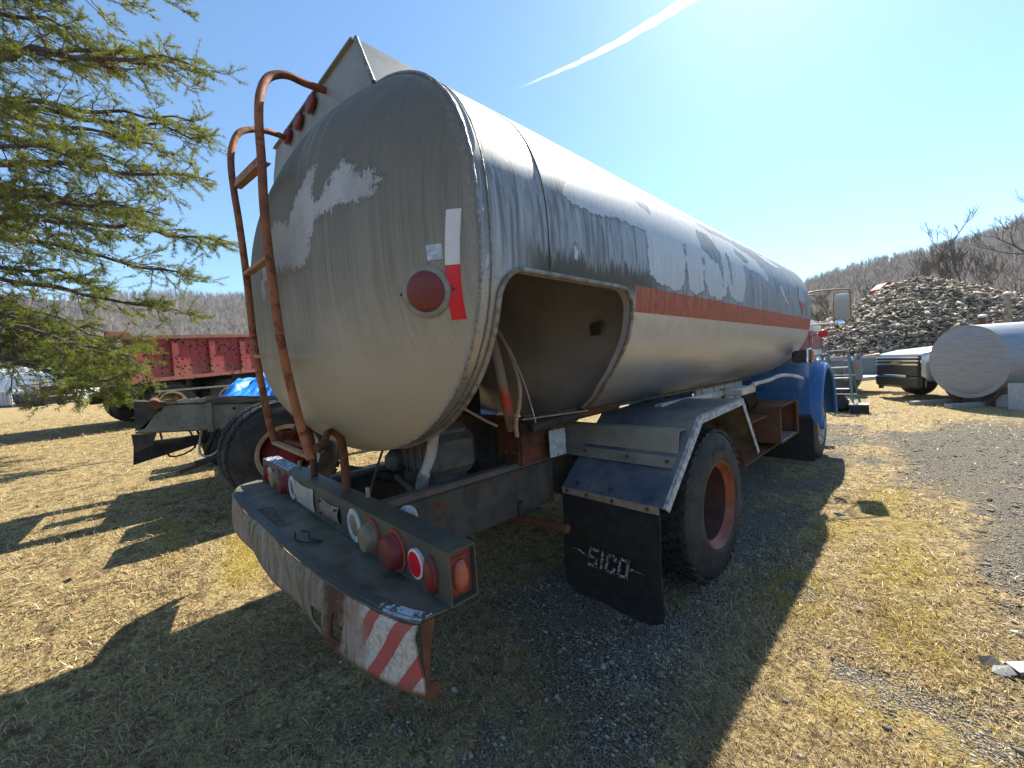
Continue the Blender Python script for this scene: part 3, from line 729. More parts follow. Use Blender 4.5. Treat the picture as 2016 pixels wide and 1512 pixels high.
# two hatch rims on top of the spill box
for yy in (2.4, 4.2):
    b = MB(); b.lathe([(0, .25), (.05, .25), (.06, .23), (.06, 0)], (-2.4, yy, 3.14), (0, 0, 1), 24); b.build('hatch', M_BOX, spill, 40)

# ladder
lad = MB()
RRp = [(-1.705, .44, 1.236), (-1.77, .425, 1.40), (-1.825, .41, 1.60), (-1.85, .40, 1.76), (-1.865, .395, 1.95), (-1.87, .39, 2.12), (-1.88, .39, 2.30), (-1.90, .40, 2.48), (-1.955, .415, 2.70), (-2.00, .44, 2.85), (-2.05, .49, 2.97), (-2.07, .57, 3.03), (-2.10, .66, 3.05), (-2.12, .77, 3.07)]
LLp = [(-2.236, .42, 1.26), (-2.27, .405, 1.40), (-2.31, .395, 1.60), (-2.33, .385, 1.78), (-2.335, .383, 1.95), (-2.36, .383, 2.15), (-2.42, .383, 2.40), (-2.50, .385, 2.60), (-2.55, .39, 2.75), (-2.58, .405, 2.86), (-2.62, .45, 2.98), (-2.66, .53, 3.05), (-2.70, .62, 3.09), (-2.76, .73, 3.12)]
ladder = MB().tube(RRp, .0175, 12, True, 4).build('ladder', M_LADDER, TANKER, 60)
MB().tube(LLp, .0165, 12, True, 4).build('rail', M_LADDER, ladder, 60)
for za, (i, j) in {'a': (3, 3), 'b': (5, 5)}.items(): pass
def rung(ra, rb, w, h, mat):
    MB().bar(ra, rb, w, h, bev=.002).build('rung', mat, ladder, 0)
def at_z(P, z):
    for a, b_ in zip(P, P[1:]):
        if a[2] <= z <= b_[2]:
            t = (z-a[2])/(b_[2]-a[2]); return Vector(a).lerp(Vector(b_), t)
rung(at_z(RRp, 1.66), at_z(LLp, 1.70), .028, .018, M_LADDER2)
rung(at_z(RRp, 2.08), at_z(LLp, 2.12), .034, .018, M_LADDER2)
# perforated angle rung with two holes
pa, pb = at_z(RRp, 2.50), at_z(LLp, 2.62)
b = MB(); u = (pb-pa); nrm = Vector((0, 0, 1)); dw = Vector((0, .012, .05))
cuts = [0, .24, .28, .70, .74, 1]
for k in range(5):
    a0, a1 = pa+u*cuts[k], pa+u*cuts[k+1]
    if k in (1, 3):
        b.sheet([[a0, a1], [a0+dw*.38, a1+dw*.38]], .004, (0, 1, 0)); b.sheet([[a0+dw*.62, a1+dw*.62], [a0+dw, a1+dw]], .004, (0, 1, 0))
    else: b.sheet([[a0, a1], [a0+dw, a1+dw]], .004, (0, 1, 0))
b.sheet([[pa, pb], [pa+Vector((0, .035, 0)), pb+Vector((0, .035, 0))]], .004, (0, 0, -1))
b.build('rung', M_LADDER2, ladder, 0)
rung(Vector(RRp[0])+Vector((0, 0, .01)), Vector(LLp[0])+Vector((0, 0, .0)), .026, .016, M_LADDER2)
rung(Vector(RRp[0])+Vector((-.02, .05, .02)), Vector(LLp[0])+Vector((0, .05, .0)), .022, .012, M_RUST)
for x, z0 in ((-2.095, 1.29), (-2.66, 1.29)):
    fx = RRp[0] if x > -2.3 else LLp[0]
    P = [(x, .70, .955), (x, .70, 1.10), (x, .695, 1.22), (x+.005, .665, z0-.01), (x+.03, .62, z0), ((x+fx[0])/2+.05, .54, z0-.01), (fx[0], fx[1]+.02, fx[2]+.04)]
    MB().tube(P, [.022, .022, .021, .019, .0165, .016, .016], 12, True, 4).build('ladder_post', M_RUST, ladder, 60)

# ---- rear light bar
BR = Vector((-1.07, .655, .962)); BLv = Vector((-3.70, .60, .962)); BD = Vector((.0, .11, 0)); BH = .182
e = (BLv-BR).normalized()
b = MB()
def slab(p0, p1, d, thick_v):
    """plate between p0,p1 extended by d, thickness thick_v"""
    P = [p0, p1, p1+d, p0+d]; b.prism(P, thick_v)
T = .006
slab(BR, BLv, BD, Vector((0, 0, -T)))                                # top
slab(BR+Vector((0, 0, -T)), BLv+Vector((0, 0, -T)), Vector((0, 0, -BH+2*T)), Vector((0, T, 0)))      # rear face
slab(BR+Vector((0, 0, -BH+T)), BLv+Vector((0, 0, -BH+T)), BD, Vector((0, 0, -T)))     # bottom
slab(BR+BD+Vector((0, -T, -T)), BLv+BD+Vector((0, -T, -T)), Vector((0, 0, -BH+2*T)), Vector((0, T-.001, 0)))
bar = b.build('light_bar', M_BAR, TANKER, 0)
MB().box(BR+BD/2+e*.03+Vector((0, 0, -BH/2)), (.004, .098, BH-.014)).build('end_plate', M_RUSTRED, bar, 0)
MB().box(BLv+BD/2-e*.01+Vector((0, 0, -BH/2)), (.004, .098, BH-.014)).build('end_plate', M_RUSTRED, bar, 0)
N = NT('peeling_top_paint'); n_ = N.noise(30, 9, .75)
N.set(color=N.mix(N.step(n_, .5, .56), (0.05, 0.07, 0.11), (0.62, 0.66, 0.72)), rough=.5); M_PEEL = N.m
MB().prism([BLv+Vector((.01, .002, .001)), BLv+Vector((.75, .018, .001)), BLv+Vector((.60, .108, .001)), BLv+Vector((.01, .108, .001))], (0, 0, .002)).build('peeling_paint', M_PEEL, bar, 0)
def lamp(x, kind, z=.868):
    t = (x-BR.x)/(BLv.x-BR.x); y = BR.y+(BLv.y-BR.y)*t; c = Vector((x, y, z)); ax = (0, -1, 0)
    if kind == 'ring':
        o = MB().lathe([(-.001, .078), (.006, .078), (.010, .072), (.010, .056), (.004, .052), (.004, 0)], c, ax, 36).build('reflector_lamp', M_WHITEST, bar, 40)
        MB().lathe([(.004, .052), (.008, .04), (.009, 0)], c, ax, 30).build('lens', M_CREAM, o, 40)
    elif kind in ('dome_cream', 'dome_red'):
        rr = .066 if kind == 'dome_cream' else .073
        o = MB().lathe([(-.001, rr+.012), (.006, rr+.012), (.008, rr), (.008, 0)], c, ax, 36).build('tail_light', M_RUSTRED, bar, 40)
        MB().lathe([(.008, rr*.97), (.016, rr*.96), (.018, rr*.92), (.040, rr*.86), (.050, rr*.74), (.054, rr*.4), (.055, 0)], c, ax, 36).build('lens', M_CREAM if kind == 'dome_cream' else M_REDLENS, o, 35)
    elif kind == 'disc':
        o = MB().lathe([(-.001, .054), (.012, .054), (.014, .050), (.013, 0)], c, ax, 32).build('reflector', M_TAPEW, bar, 40)
        MB().lathe([(.0135, .046), (.016, .044), (.0165, .008)], c, ax, 32).build('lens', M_TAPER, o, 40)
        MB().lathe([(.016, .008), (.02, .006), (.021, 0)], c, ax, 10).build('screw', M_RUST, o, 40)
    elif kind == 'oval':
        o = MB().lathe([(-.001, .068), (.010, .068), (.016, .062), (.016, .052), (.022, .05), (.03, .03), (.031, 0)], c, ax, 36, ref=(0, 0, 1), sy=.52).build('marker_light', M_REDLENS, bar, 40)
for x, k in ((-1.84, 'ring'), (-1.645, 'dome_cream'), (-1.435, 'dome_red'), (-1.272, 'disc'), (-1.175, 'oval'), (-3.585, 'oval'), (-3.47, 'disc'), (-3.335, 'oval'), (-3.22, 'dome_cream'), (-3.03, 'dome_red'), (-2.86, 'ring')):
    lamp(x, k, .868 if k != 'oval' else .858)
c = BR+BD/2+e*.03+Vector((.003, 0, -.10))
o = MB().box(c, (.006, .07, .13), None, .002).build('side_marker', M_RUSTRED, bar, 0)
MB().lathe([(.0, .056), (.014, .054), (.02, .045), (.024, .04), (.03, .03), (.031, 0)], c, (1, 0, 0), 36, ref=(0, 0, 1), sy=.55).build('lens', M_ORLENS, o, 40)
# plates on the bar (blank: the photograph's is blurred out)
M_PLATE2 = surf('rusted_tin_plate', (0.17, 0.13, 0.10), (0.24, 0.20, 0.16), 12, rough=.7, bump=.2, rust=.25)
def rows_plate(x0, x1, z0, z1, name, mat, bow=0.012):
    rows = []
    for i in range(5):
        z = z0+(z1-z0)*i/4; r = []
        for j in range(9):
            x = x0+(x1-x0)*j/8; t = (x-BR.x)/(BLv.x-BR.x); y = BR.y+(BLv.y-BR.y)*t
            r.append((x, y-.006-bow*math.sin(math.pi*i/4), z-(.012*math.sin(math.pi*j/8) if i == 4 else 0)))
        rows.append(r)
    return MB().sheet(rows, .002, (0, 1, 0)).build(name, mat, bar, 50)
p = rows_plate(-2.29, -2.02, .825, .915, 'tin_plate', M_PLATE2)
for x in (-2.035, -2.275):
    for z in (.835, .90): MB().lathe([(0, .006), (.012, .006), (.014, 0)], (x, .618, z), (0, -1, 0), 8).build('bolt', M_DARKST, p, 40)
M_LIC = surf('blank_cream_plate', (0.46, 0.43, 0.36), (0.36, 0.33, 0.27), 10, rough=.5, bump=.05)
rows_plate(-2.77, -2.42, .80, .935, 'number_plate', M_LIC, .004)
# grab wire and small bits on the bar
MB().tube([(-1.905, .74, .965), (-1.91, .755, 1.0), (-1.99, .82, 1.06), (-2.18, .98, 1.20)], .007, 8, True, 4).build('stay_rod', M_DARKST, TANKER, 60)
MB().lathe([(0, .012), (.05, .011), (.055, 0)], (-1.903, .735, .96), (0, 0, 1), 10).build('rod_socket', M_ALU, TANKER, 40)
MB().lathe([(0, .012), (.05, .011), (.055, 0)], (-3.0, .70, .96), (0, 0, 1), 10).build('rod_socket', M_ALU, TANKER, 40)
MB().lathe([(0, .055), (.012, .055), (.016, .05), (.017, 0)], (-1.62, .80, .905), (.35, -.9, .25), 24).build('round_reflector', M_WHITEST, TANKER, 40)

# ---- step bumper
top = [(-3.74, .545), (-3.70, .45), (-3.62, .395), (-3.45, .362), (-3.25, .350), (-2.9, .356), (-2.54, .372), (-2.2, .386), (-1.92, .402), (-1.65, .42), (-1.46, .443), (-1.29, .475), (-1.16, .511), (-1.087, .545)]
def crv(P, n):
    b_ = MB(); b_.tube([(x, y, 0) for x, y in P], .001, 3, False, n); return [((b_.v[i][0]+b_.v[i+1][0]+b_.v[i+2][0])/3, (b_.v[i][1]+b_.v[i+1][1]+b_.v[i+2][1])/3) for i in range(0, len(b_.v), 3)]
tc = crv(top, 5)
N = NT('bumper_striped_face'); X, Y, Z = N.sep(N.pos())
ph = N.math('ADD', N.math('MULTIPLY', X, 1.0), N.math('MULTIPLY', Z, -.75))
fr = N.math('FRACT', N.math('DIVIDE', N.math('ADD', ph, 1.872+.135*8), .135))
rd = N.math('MULTIPLY', N.step(fr, .45, .43), N.step(fr, .0, .015))
nn = N.noise(40, 8, .75); n5 = N.noise(4, 8, .7)
strp = N.mix(rd, (0.58, 0.53, 0.46), N.mix(n5, (0.52, 0.12, 0.10), (0.40, 0.06, 0.06)))
strp = N.mix(N.math('MULTIPLY', N.step(nn, .46, .62), .55), strp, (0.20, 0.14, 0.10))
strp = N.mix(N.math('MULTIPLY', N.step(n5, .45, .62), .35), strp, (0.22, 0.17, 0.11))
cr = N.voro(48, feature='DISTANCE_TO_EDGE', vec=N.map(N.obj(), (1, 1, .6))); strp = N.mix(N.math('MULTIPLY', N.step(cr, .03, .01), .35), strp, (0.10, 0.07, 0.05))
old = N.mix(N.step(N.noise(1, 8, .7, stretch=(16, 16, 1.6)), .35, .65), (0.22, 0.165, 0.12), (0.38, 0.30, 0.23))
old = N.mix(N.math('MULTIPLY', N.step(N.noise(30, 8, .75), .5, .65), .6), old, (0.15, 0.11, 0.075))
old = N.mix(N.step(N.noise(1, 7, .7, stretch=(22, 22, 2), loc=(4, 1, 1)), .5, .62), old, (0.13, 0.115, 0.05))
old = N.mix(N.step(N.noise(1, 8, .75, stretch=(35, 35, 4), loc=(9, 1, 1)), .57, .66), old, (0.36, 0.10, 0.085))
cfa = N.mix(N.step(N.math('ADD', X, N.math('MULTIPLY', N.math('SUBTRACT', n5, .5), .3)), -1.40, -1.30), old, strp)
rst = N.math('MULTIPLY', N.step(N.math('ADD', N.math('ABSOLUTE', N.math('ADD', X, 1.53)), N.math('MULTIPLY', N.noise(14, 8, .7), .25)), .22, .15), 1.0)
cfa = N.mix(rst, cfa, (0.09, 0.04, 0.022))
cfa = N.mix(N.step(N.math('ADD', Z, N.math('MULTIPLY', n5, .07)), .605, .57), cfa, (0.17, 0.085, 0.045))
N.set(color=cfa, rough=.75, spec=.3); N.bump(N.math('ADD', nn, cr), .35, .004); M_BUMP = N.m
M_TREAD = surf('worn_bumper_top', (0.075, 0.07, 0.055), (0.17, 0.155, 0.115), 6, rough=.55, bump=.3, grime=.4, rust=.1)
ZT, ZB = .776, .54
b = MB()
rows = []
nseg = len(tc)
holes_x = [(-1.70, -1.63, .60, .66), (-1.53, -1.475, .60, .69)]
for i, z in enumerate(np.linspace(ZT, ZB, 9)):
    rows.append([(x+(.004*math.sin(x*9+z*30)), y+.010*math.sin(z*16+x*7)-(.012 if 0 < i < 8 else 0), z-(.02*(x+2.4)**2*.12 if i == 8 else 0)) for x, y in tc])
m = len(rows[0]); Vb = [p for r in rows for p in r]; Fb = []
for i in range(8):
    for j in range(m-1):
        xm = (rows[i][j][0]+rows[i][j+1][0])/2; zm = (rows[i][j][2]+rows[i+1][j][2])/2
        if any(a < xm < b_ and c_ < zm < d for a, b_, c_, d in holes_x): continue
        Fb.append((i*m+j, i*m+j+1, (i+1)*m+j+1, (i+1)*m+j))
b.add(Vb, Fb)
b.add([(p[0], p[1]+.005, p[2]) for p in Vb], [tuple(reversed(f)) for f in Fb])
bump_o = b.build('step_bumper', M_BUMP, TANKER, 40, fix=False)
# torn rusty flaps behind the holes
for x, z in ((-1.665, .63), (-1.50, .645)):
    b = MB(); b.add([(x-.045, .46, z+.05), (x+.045, .475, z+.055), (x+.02, .435, z-.005), (x-.03, .43, z-.02), (x, .41, z+.02)], [(0, 1, 4), (1, 2, 4), (2, 3, 4), (3, 0, 4)])
    b.build('torn_metal', M_RUST, bump_o, 0)
rows = [[(x, y, ZT+.004) for x, y in tc], [(x, min(y+.012, .6), ZT+.012) for x, y in tc], [(x, min(y+.045, .62), ZT+.006) for x, y in tc], [(max(-3.70, min(-1.075, x)), .59+(x+3.7)*.021, ZT) for x, y in tc], [(max(-3.70, min(-1.075, x)), .70+(x+3.7)*.021, ZT-.001) for x, y in tc]]
b = MB(); b.sheet(rows, .004, (0, 0, -1)); tread = b.build('step_plate', M_TREAD, bump_o, 40)
# edge wear strip with white paint left at the right end
N = NT('scuffed_edge'); n_ = N.noise(26, 9, .75); X, Y, Z = N.sep(N.pos())
N.set(color=N.mix(N.step(N.math('ADD', n_, N.math('MULTIPLY', N.step(X, -1.30, -1.2), .16)), .62, .66), (0.06, 0.057, 0.05), (0.45, 0.48, 0.52)), rough=.55); N.bump(n_, .4, .004)
b = MB(); b.sheet([[(x, y+.001, ZT+.0085) for x, y in tc[16:]], [(x, y+.046, ZT+.0115) for x, y in tc[16:]]], .002, (0, 0, 1)); b.build('scuffed_edge', N.m, tread, 40)
# diamond tread lugs
b = MB()
for i in range(22):
    for j in range(5):
        x = -2.86+i*.022+(.011 if j % 2 else 0); y = .405+j*.017+.006*math.sin(i*.3)
        b.box((x, y, ZT+.0095), (.017, .004, .003), Matrix.Rotation(.7 if (i+j) % 2 else -.7, 3, 'Z'))
b.build('tread_lugs', M_TREAD, tread, 0)
MB().tube([(-2.22, .47, .787), (-2.12, .45, .788), (-2.03, .47, .79), (-1.99, .53, .788), (-2.06, .50, .79), (-2.17, .52, .786), (-2.22, .50, .788)], .0035, 6, True, 5).build('wire_loop', M_BLACKRUB, bump_o, 60)
# right end gusset and hook
b = MB(); b.sheet([[(-1.086, .548, ZT-.002), (-1.086, .60, ZT-.002)], [(-1.086, .55, .66), (-1.086, .572, .66)], [(-1.086, .55, .545), (-1.086, .568, .545)]], .005, (-1, 0, 0)); b.build('gusset', M_RUST, bump_o, 0)
MB().lathe([(-.005, .028), (.005, .028), (.008, .02), (.008, 0)], (-1.09, .575, .545), (1, 0, 0), 14).build('hook', M_RUST, bump_o, 40)

# ---- frame
def channel(name, x, y0, y1, z0, z1, fl, mat, parent=TANKER, side=1):
    b = MB(); t = .009
    b.box((x-side*t/2, (y0+y1)/2, (z0+z1)/2), (t, y1-y0, z1-z0-.001), None, .002)
    b.box((x-side*fl/2, (y0+y1)/2, z1-t/2+.0015), (fl, y1-y0+.002, t), None, .003); b.box((x-side*fl/2, (y0+y1)/2, z0+t/2-.0015), (fl, y1-y0+.002, t), None, .003)
    return b.build(name, mat, parent, 0)
r1 = channel('frame_rail', -1.90, .80, 2.10, .565, .865, .09, M_RAIL)
r2 = channel('frame_rail', -2.80, .80, 2.10, .565, .865, .09, M_RAIL, side=-1)
M_RAILTOP = surf('brown_rail_cap', (0.20, 0.13, 0.10), (0.13, 0.105, 0.08), 12, rough=.75, bump=.4, rust=.25)
for x, pr in ((-1.94, r1), (-2.76, r2)): MB().box((x, 1.46, .888), (.085, 1.29, .042), None, .012).build('rail_cap', M_RAILTOP, pr, 30)
channel('frame_rail', -1.955, 2.1, 7.6, .60, .84, .08, M_DARKST); channel('frame_rail', -2.745, 2.1, 7.6, .60, .84, .08, M_DARKST, side=-1)
MB().box((-2.35, .80, .87), (2.0, .055, .05), None, .008).build('cross_member', M_RAIL, TANKER, 0)
MB().box((-2.35, .80, .74), (.82, .012, .24), None, .003).build('cross_member', M_RUST, TANKER, 0)
MB().box((-2.35, 1.93, .72), (.80, .08, .25), None, .01).build('cross_member', M_DARKST, TANKER, 0)
# saddle between frame and tank
M_SADDLE = surf('saddle_red_oxide', (0.035, 0.026, 0.02), (0.17, 0.04, 0.024), 5.5, rough=.7, bump=.4, grime=.5, rust=.45, rustscale=6)
MB().box((-2.35, 1.78, 1.05), (.94, .03, .32), None, .004).build('tank_saddle', M_DARKST, TANKER, 0)
MB().box((-1.985, 1.757, 1.05), (.21, .012, .29), None, .003).build('saddle_plate', M_SADDLE, TANKER, 0)
MB().box((-1.872, 1.92, 1.045), (.014, .30, .29), None, .003).build('saddle_plate', M_SADDLE, TANKER, 0)
MB().box((-2.35, 1.775, 1.215), (1.1, .05, .02), None, .003).build('saddle_flange', M_RUST, TANKER, 0)
MB().box((-1.80, 2.06, 1.01), (.012, .17, .19), None, .003).build('bracket_plate', M_WHITEST, TANKER, 0)
b = MB(); b.bar((-1.78, 1.70, 1.225), (-1.60, 2.15, 1.235), .05, .012, bev=.003); b.build('saddle_ledge', M_ALU, TANKER, 0)
MB().tube([(-1.70, 1.70, 1.175), (-1.66, 2.12, 1.205)], .032, 14).build('dark_pipe', M_DARKST, TANKER, 60)
MB().tube([(-1.701, 1.694, 1.175), (-1.699, 1.72, 1.176)], .024, 12).build('pipe_bore', M_BLACKRUB, TANKER, 60)
MB().tube([(-1.66, 2.10, 1.205), (-1.62, 2.55, 1.225)], .034, 10).build('rusty_tube', M_RUST, TANKER, 60)
# cabinet plumbing
def pipe_mat():
    N = NT('pipe_flaking_red'); X, Y, Z = N.sep(N.pos()); n_ = N.noise(22, 8, .75)
    k = N.step(N.math('ADD', Z, N.math('MULTIPLY', n_, .25)), 1.60, 1.52)
    k2 = N.step(N.math('ADD', Z, N.math('MULTIPLY', n_, .16)), 1.42, 1.36)
    c = N.mix(k, (0.34, 0.27, 0.22), (0.60, 0.07, 0.02)); c = N.mix(k2, c, N.mix(N.step(n_, .45, .6), (0.22, 0.15, 0.07), (0.10, 0.06, 0.035)))
    N.set(color=c, rough=.6); N.bump(n_, .3, .004); return N.m
MB().tube([(-1.80, 1.44, 1.95), (-1.72, 1.45, 1.74), (-1.688, 1.45, 1.62), (-1.655, 1.45, 1.47), (-1.625, 1.45, 1.33), (-1.605, 1.46, 1.20)], .030, 14, True, 4).build('dip_pipe', pipe_mat(), TANKER, 60)
MB().tube([(-1.80, 1.40, 1.93), (-1.68, 1.43, 1.81), (-1.60, 1.45, 1.68), (-1.545, 1.45, 1.56), (-1.515, 1.45, 1.45), (-1.525, 1.45, 1.36), (-1.562, 1.45, 1.25), (-1.57, 1.46, 1.17)], .013, 10, True, 5).build('hose', M_HOSE, TANKER, 60)
MB().tube([(-1.75, 1.15, 1.50), (-1.78, 1.22, 1.38), (-1.76, 1.36, 1.28), (-1.72, 1.45, 1.22)], .008, 8, True, 5).build('hose', M_HOSE, TANKER, 60)
MB().tube([(-1.62, 1.5, 1.66), (-1.54, 1.52, 1.45), (-1.505, 1.55, 1.24)], .003, 6, True, 4).build('cable', M_WHITEST, TANKER, 60)
# pump with white pipe between the rails
M_PUMP = surf('greasy_pump_casting', (0.12, 0.115, 0.10), (0.06, 0.055, 0.045), 7, rough=.6, bump=.4, grime=.4)
b = MB(); b.box((-2.17, 1.28, 1.07), (.52, .34, .26), None, .05); b.box((-2.17, 1.28, 1.20), (.44, .28, .10), None, .04); b.box((-2.2, 1.3, .80), (.38, .28, .32), None, .03)
b.lathe([(0, .075), (.04, .07), (.07, .045), (.08, 0)], (-2.33, 1.11, 1.02), (0, -1, 0), 18)
b.tube([(-2.45, 1.10, 1.14), (-2.2, 1.09, 1.16)], .016, 8); b.tube([(-2.3, 1.08, .92), (-2.05, 1.08, .86)], .02, 8)
pump = b.build('pump', M_PUMP, TANKER, 30)
for k in range(5): MB().box((-2.38+k*.09, 1.105, 1.055), (.02, .012, .2), None, .003).build('casting_rib', M_PUMP, pump, 0)
MB().tube([(-1.90, 1.14, 1.28), (-1.935, 1.13, 1.12), (-2.0, 1.11, .97)], .032, 14, True, 4).build('drain_pipe', M_PVC, TANKER, 60)
MB().tube([(-2.0, 1.11, .985), (-2.03, 1.10, .90), (-2.045, 1.10, .84)], [.037, .038, .037], 14).build('coupling', M_ALU, TANKER, 60)
MB().tube([(-2.04, 1.10, .86), (-2.06, 1.10, .79)], [.046, .05], 14).build('coupling', M_DARKST, TANKER, 60)
MB().tube([(-2.9, 1.0, .90), (-2.4, 1.3, .80), (-2.1, 1.6, .75)], .03, 8, True, 4).build('axle_hose', M_BLACKRUB, TANKER, 60)
# exhaust stub and bracket
MB().tube([(-1.98, 1.72, .535), (-1.80, 1.75, .545), (-1.50, 1.76, .565)], .026, 14).build('exhaust_stub', M_RUST, TANKER, 60)
MB().box((-1.885, 1.74, .60), (.02, .035, .12), None, .003).build('hanger', M_DARKST, TANKER, 0)

# ---- wheels
def tyre_profile(R, ri, w):
    s_ = [(0, ri), (.012, ri+.015), (.014, ri+.05), (.010, ri+(R-ri)*.5), (-.004, R*.90), (-.022, R*.965), (-.045, R*.985), (-.055, R*.985)]
    return s_+[(-w-a, r) for a, r in [(-p[0], p[1]) for p in reversed(s_)]] if False else s_+[(-w-p[0], p[1]) for p in reversed(s_)]
M_TYRE = surf('tyre_rubber', (0.026, 0.025, 0.025), (0.058, 0.054, 0.048), 7, rough=.72, bump=.25, spec=.3)
def wheel(name, parent, c, out, R, ri, w, rim, dish=.16, disc=None, hub=False, lug='lug', squash=.0, nl=54, lugh=.016):
    c = Vector(c); ax = Vector((out, 0, 0)) if not isinstance(out, Vector) else out
    b = MB(); b.lathe(tyre_profile(R, ri, w), c, ax, 72, caps=False)
    side_v = ax
    u = Vector((0, 0, 1)); v = ax.cross(u)
    for k in range(nl):
        for j in range(4):
            t = 2*math.pi*(k+(.5 if j % 2 else 0)+(.25 if j in (0, 3) else 0))/nl
            rad = u*math.cos(t)+v*math.sin(t); tang = -u*math.sin(t)+v*math.cos(t)
            a = -w*(.16+.225*j)
            m = Matrix((ax, tang, rad)).transposed() @ Matrix.Rotation((.30 if j < 2 else -.30)*(1 if lug == 'lug' else .05), 3, 'Z')
            b.box(c+ax*a+rad*(R*.985+lugh/2-.004), (w*.195, 2*math.pi*R/nl*(.62 if lug == 'lug' else .82), lugh), m)
    # circumferential shoulder ribs seen on the sidewall
    if squash:
        zmin = c.z-R+squash
        b.v = [(p[0]+(.5*(zmin-p[2]) if p[2] < zmin else 0)*(1 if out == 1 else 0), p[1], max(p[2], zmin+.1*(p[2]-zmin))) for p in b.v]
    wo = b.build(name, M_TYRE, parent, 40)
    pr = [(.004, ri+.012), (.008, ri+.004), (.0, ri-.006), (-.018, ri-.012), (-.03, ri-.028), (-.045, ri-.040)]
    ro = MB().lathe(pr, c, ax, 56, caps=False).build('rim', rim, wo, 35)
    MB().lathe([(-.044, ri-.039), (-dish*.7, ri-.045), (-dish, ri-.06), (-dish-.005, ri*.45), (-dish+.02, ri*.42), (-dish+.02, 0)], c, ax, 56, caps=False).build('wheel_disc', disc or M_DISC, wo, 35)
    if hub:
        MB().lathe([(-dish, ri*.40), (.02, ri*.33), (.05, ri*.30), (.06, ri*.15), (.06, 0)], c, ax, 24).build('hub', M_RUST if hub is True else hub, wo, 35)
        for k in range(10):
            t = 2*math.pi*k/10; p = c+(u*math.cos(t)+v*math.sin(t))*ri*.6
            MB().lathe([(-dish-.01, .02), (-dish+.04, .018), (-dish+.045, 0)], p, ax, 6).build('lug_nut', rim, wo, 35)
    return wo
M_DISC = surf('shade_dark_rust_disc', (0.055, 0.028, 0.02), (0.09, 0.04, 0.026), 6, rough=.7, bump=.3)  # rusty dish, its deep shade painted in as a darker brown
M_RIMRUST = surf('copper_rust_rim', (0.33, 0.10, 0.045), (0.20, 0.055, 0.028), 6, rough=.42, metal=.25, bump=.25, grime=.2, rust=.1)
wr = wheel('wheel', TANKER, (-1.02, 2.84, .505), 1, .515, .295, .27, M_RIMRUST, dish=.20, squash=.02, nl=46, lugh=.022)
wheel('wheel', TANKER, (-1.36, 2.84, .50), 1, .50, .295, .27, M_RIMRUST, squash=.02, nl=46)
wheel('wheel', TANKER, (-3.68, 2.84, .50), -1, .50, .295, .27, M_RIMRUST, dish=.20, squash=.02, nl=40)
wheel('wheel', TANKER, (-3.34, 2.84, .50), -1, .50, .295, .27, M_RIMRUST, squash=.02, nl=40)
MB().tube([(-3.4, 2.84, .50), (-2.6, 2.84, .50), (-2.5, 2.84, .5), (-2.2, 2.84, .5), (-2.1, 2.84, .5), (-1.25, 2.84, .50)], [.07, .08, .19, .19, .08, .07], 14).build('axle', M_DARKST, TANKER, 40)
# moulded letters on the outer sidewall
M_LETT = surf('moulded_rubber', (0.10, 0.095, 0.09), (0.06, 0.056, 0.052), 30, rough=.6, bump=.1)
for i, chh in enumerate('GOOD'):
    me = text_mesh(chh, .062, .003); me.materials.append(M_LETT)
    o = bpy.data.objects.new('letter', me); COL.objects.link(o); o.parent = wr
    t = math.radians(14-i*9.5); r_ = .375
    ro_ = Matrix((Vector((0, math.cos(t), -math.sin(t))), Vector((0, math.sin(t), math.cos(t))), Vector((1, 0, 0)))).transposed()
    t2 = math.radians(6+i*9.0)
    rad = Vector((0, math.sin(-t2+.3), math.cos(-t2+.3))); tan = Vector((0, rad.z, -rad.y))
    t2 = -.30+i*.17; rad = Vector((0, math.sin(t2), math.cos(t2))); tan = Vector((0, math.cos(t2), -math.sin(t2)))
    mm = Matrix((tan, rad, Vector((1, 0, 0)))).transposed().to_4x4(); mm.translation = Vector((-1.004, 2.84, .50))+rad*r_-Vector(wr['_o'])-Vector((0, 0, 0))
    o.matrix_local = mm

# ---- rear fender, support channel, mud flap
M_FENDER = surf('weathered_blue_fender', (0.075, 0.11, 0.18), (0.25, 0.25, 0.235), 2.2, rough=.36, metal=.35, bump=.15, grime=.35)
M_LIPW = surf('fender_lip_white', (0.55, 0.56, 0.57), (0.24, 0.25, 0.26), 28, rough=.55, metal=.2, bump=.3, grime=.4)
M_UNDER = surf('fender_underside', (0.16, 0.13, 0.07), (0.06, 0.05, 0.03), 5, rough=.8, bump=.3)
prof = [(2.008, .718), (2.529, 1.161), (3.377, 1.197), (3.734, .717)]
def fender(xo, xi, name):
    b = MB(); s_ = 1 if xo > xi else -1
    b.sheet([[(xo, y, z) for y, z in prof], [(xi, y, z) for y, z in prof]]); f = b.build(name, M_FENDER, TANKER, 0)
    b = MB(); b.sheet([[(xo-.004*s_, y+(.006 if i < 2 else -.006 if i > 2 else 0), z-.006) for i, (y, z) in enumerate(prof)], [(xi, y+(.006 if i < 2 else -.006 if i > 2 else 0), z-.006) for i, (y, z) in enumerate(prof)]]); b.build('underside', M_UNDER, f, 0)
    b = MB(); inn = [(2.045, .69), (2.56, 1.118), (3.352, 1.150), (3.700, .695)]
    b.sheet([[(xo+.002*s_, y, z) for y, z in prof], [(xo+.002*s_, y, z) for y, z in inn]], .005, (-s_, 0, 0)); b.build('lip', M_LIPW, f, 0)
    b = MB(); pl = prof; b.sheet([[(xo, y, z+.002) for y, z in pl], [(xo-s_*.018, y, z+.004) for y, z in pl]], .002, (0, 0, 1)); b.build('worn_edge', M_LIPW, f, 0)
    return f
f1 = fender(-1.0, -1.74, 'fender'); fender(-3.70, -2.96, 'fender')
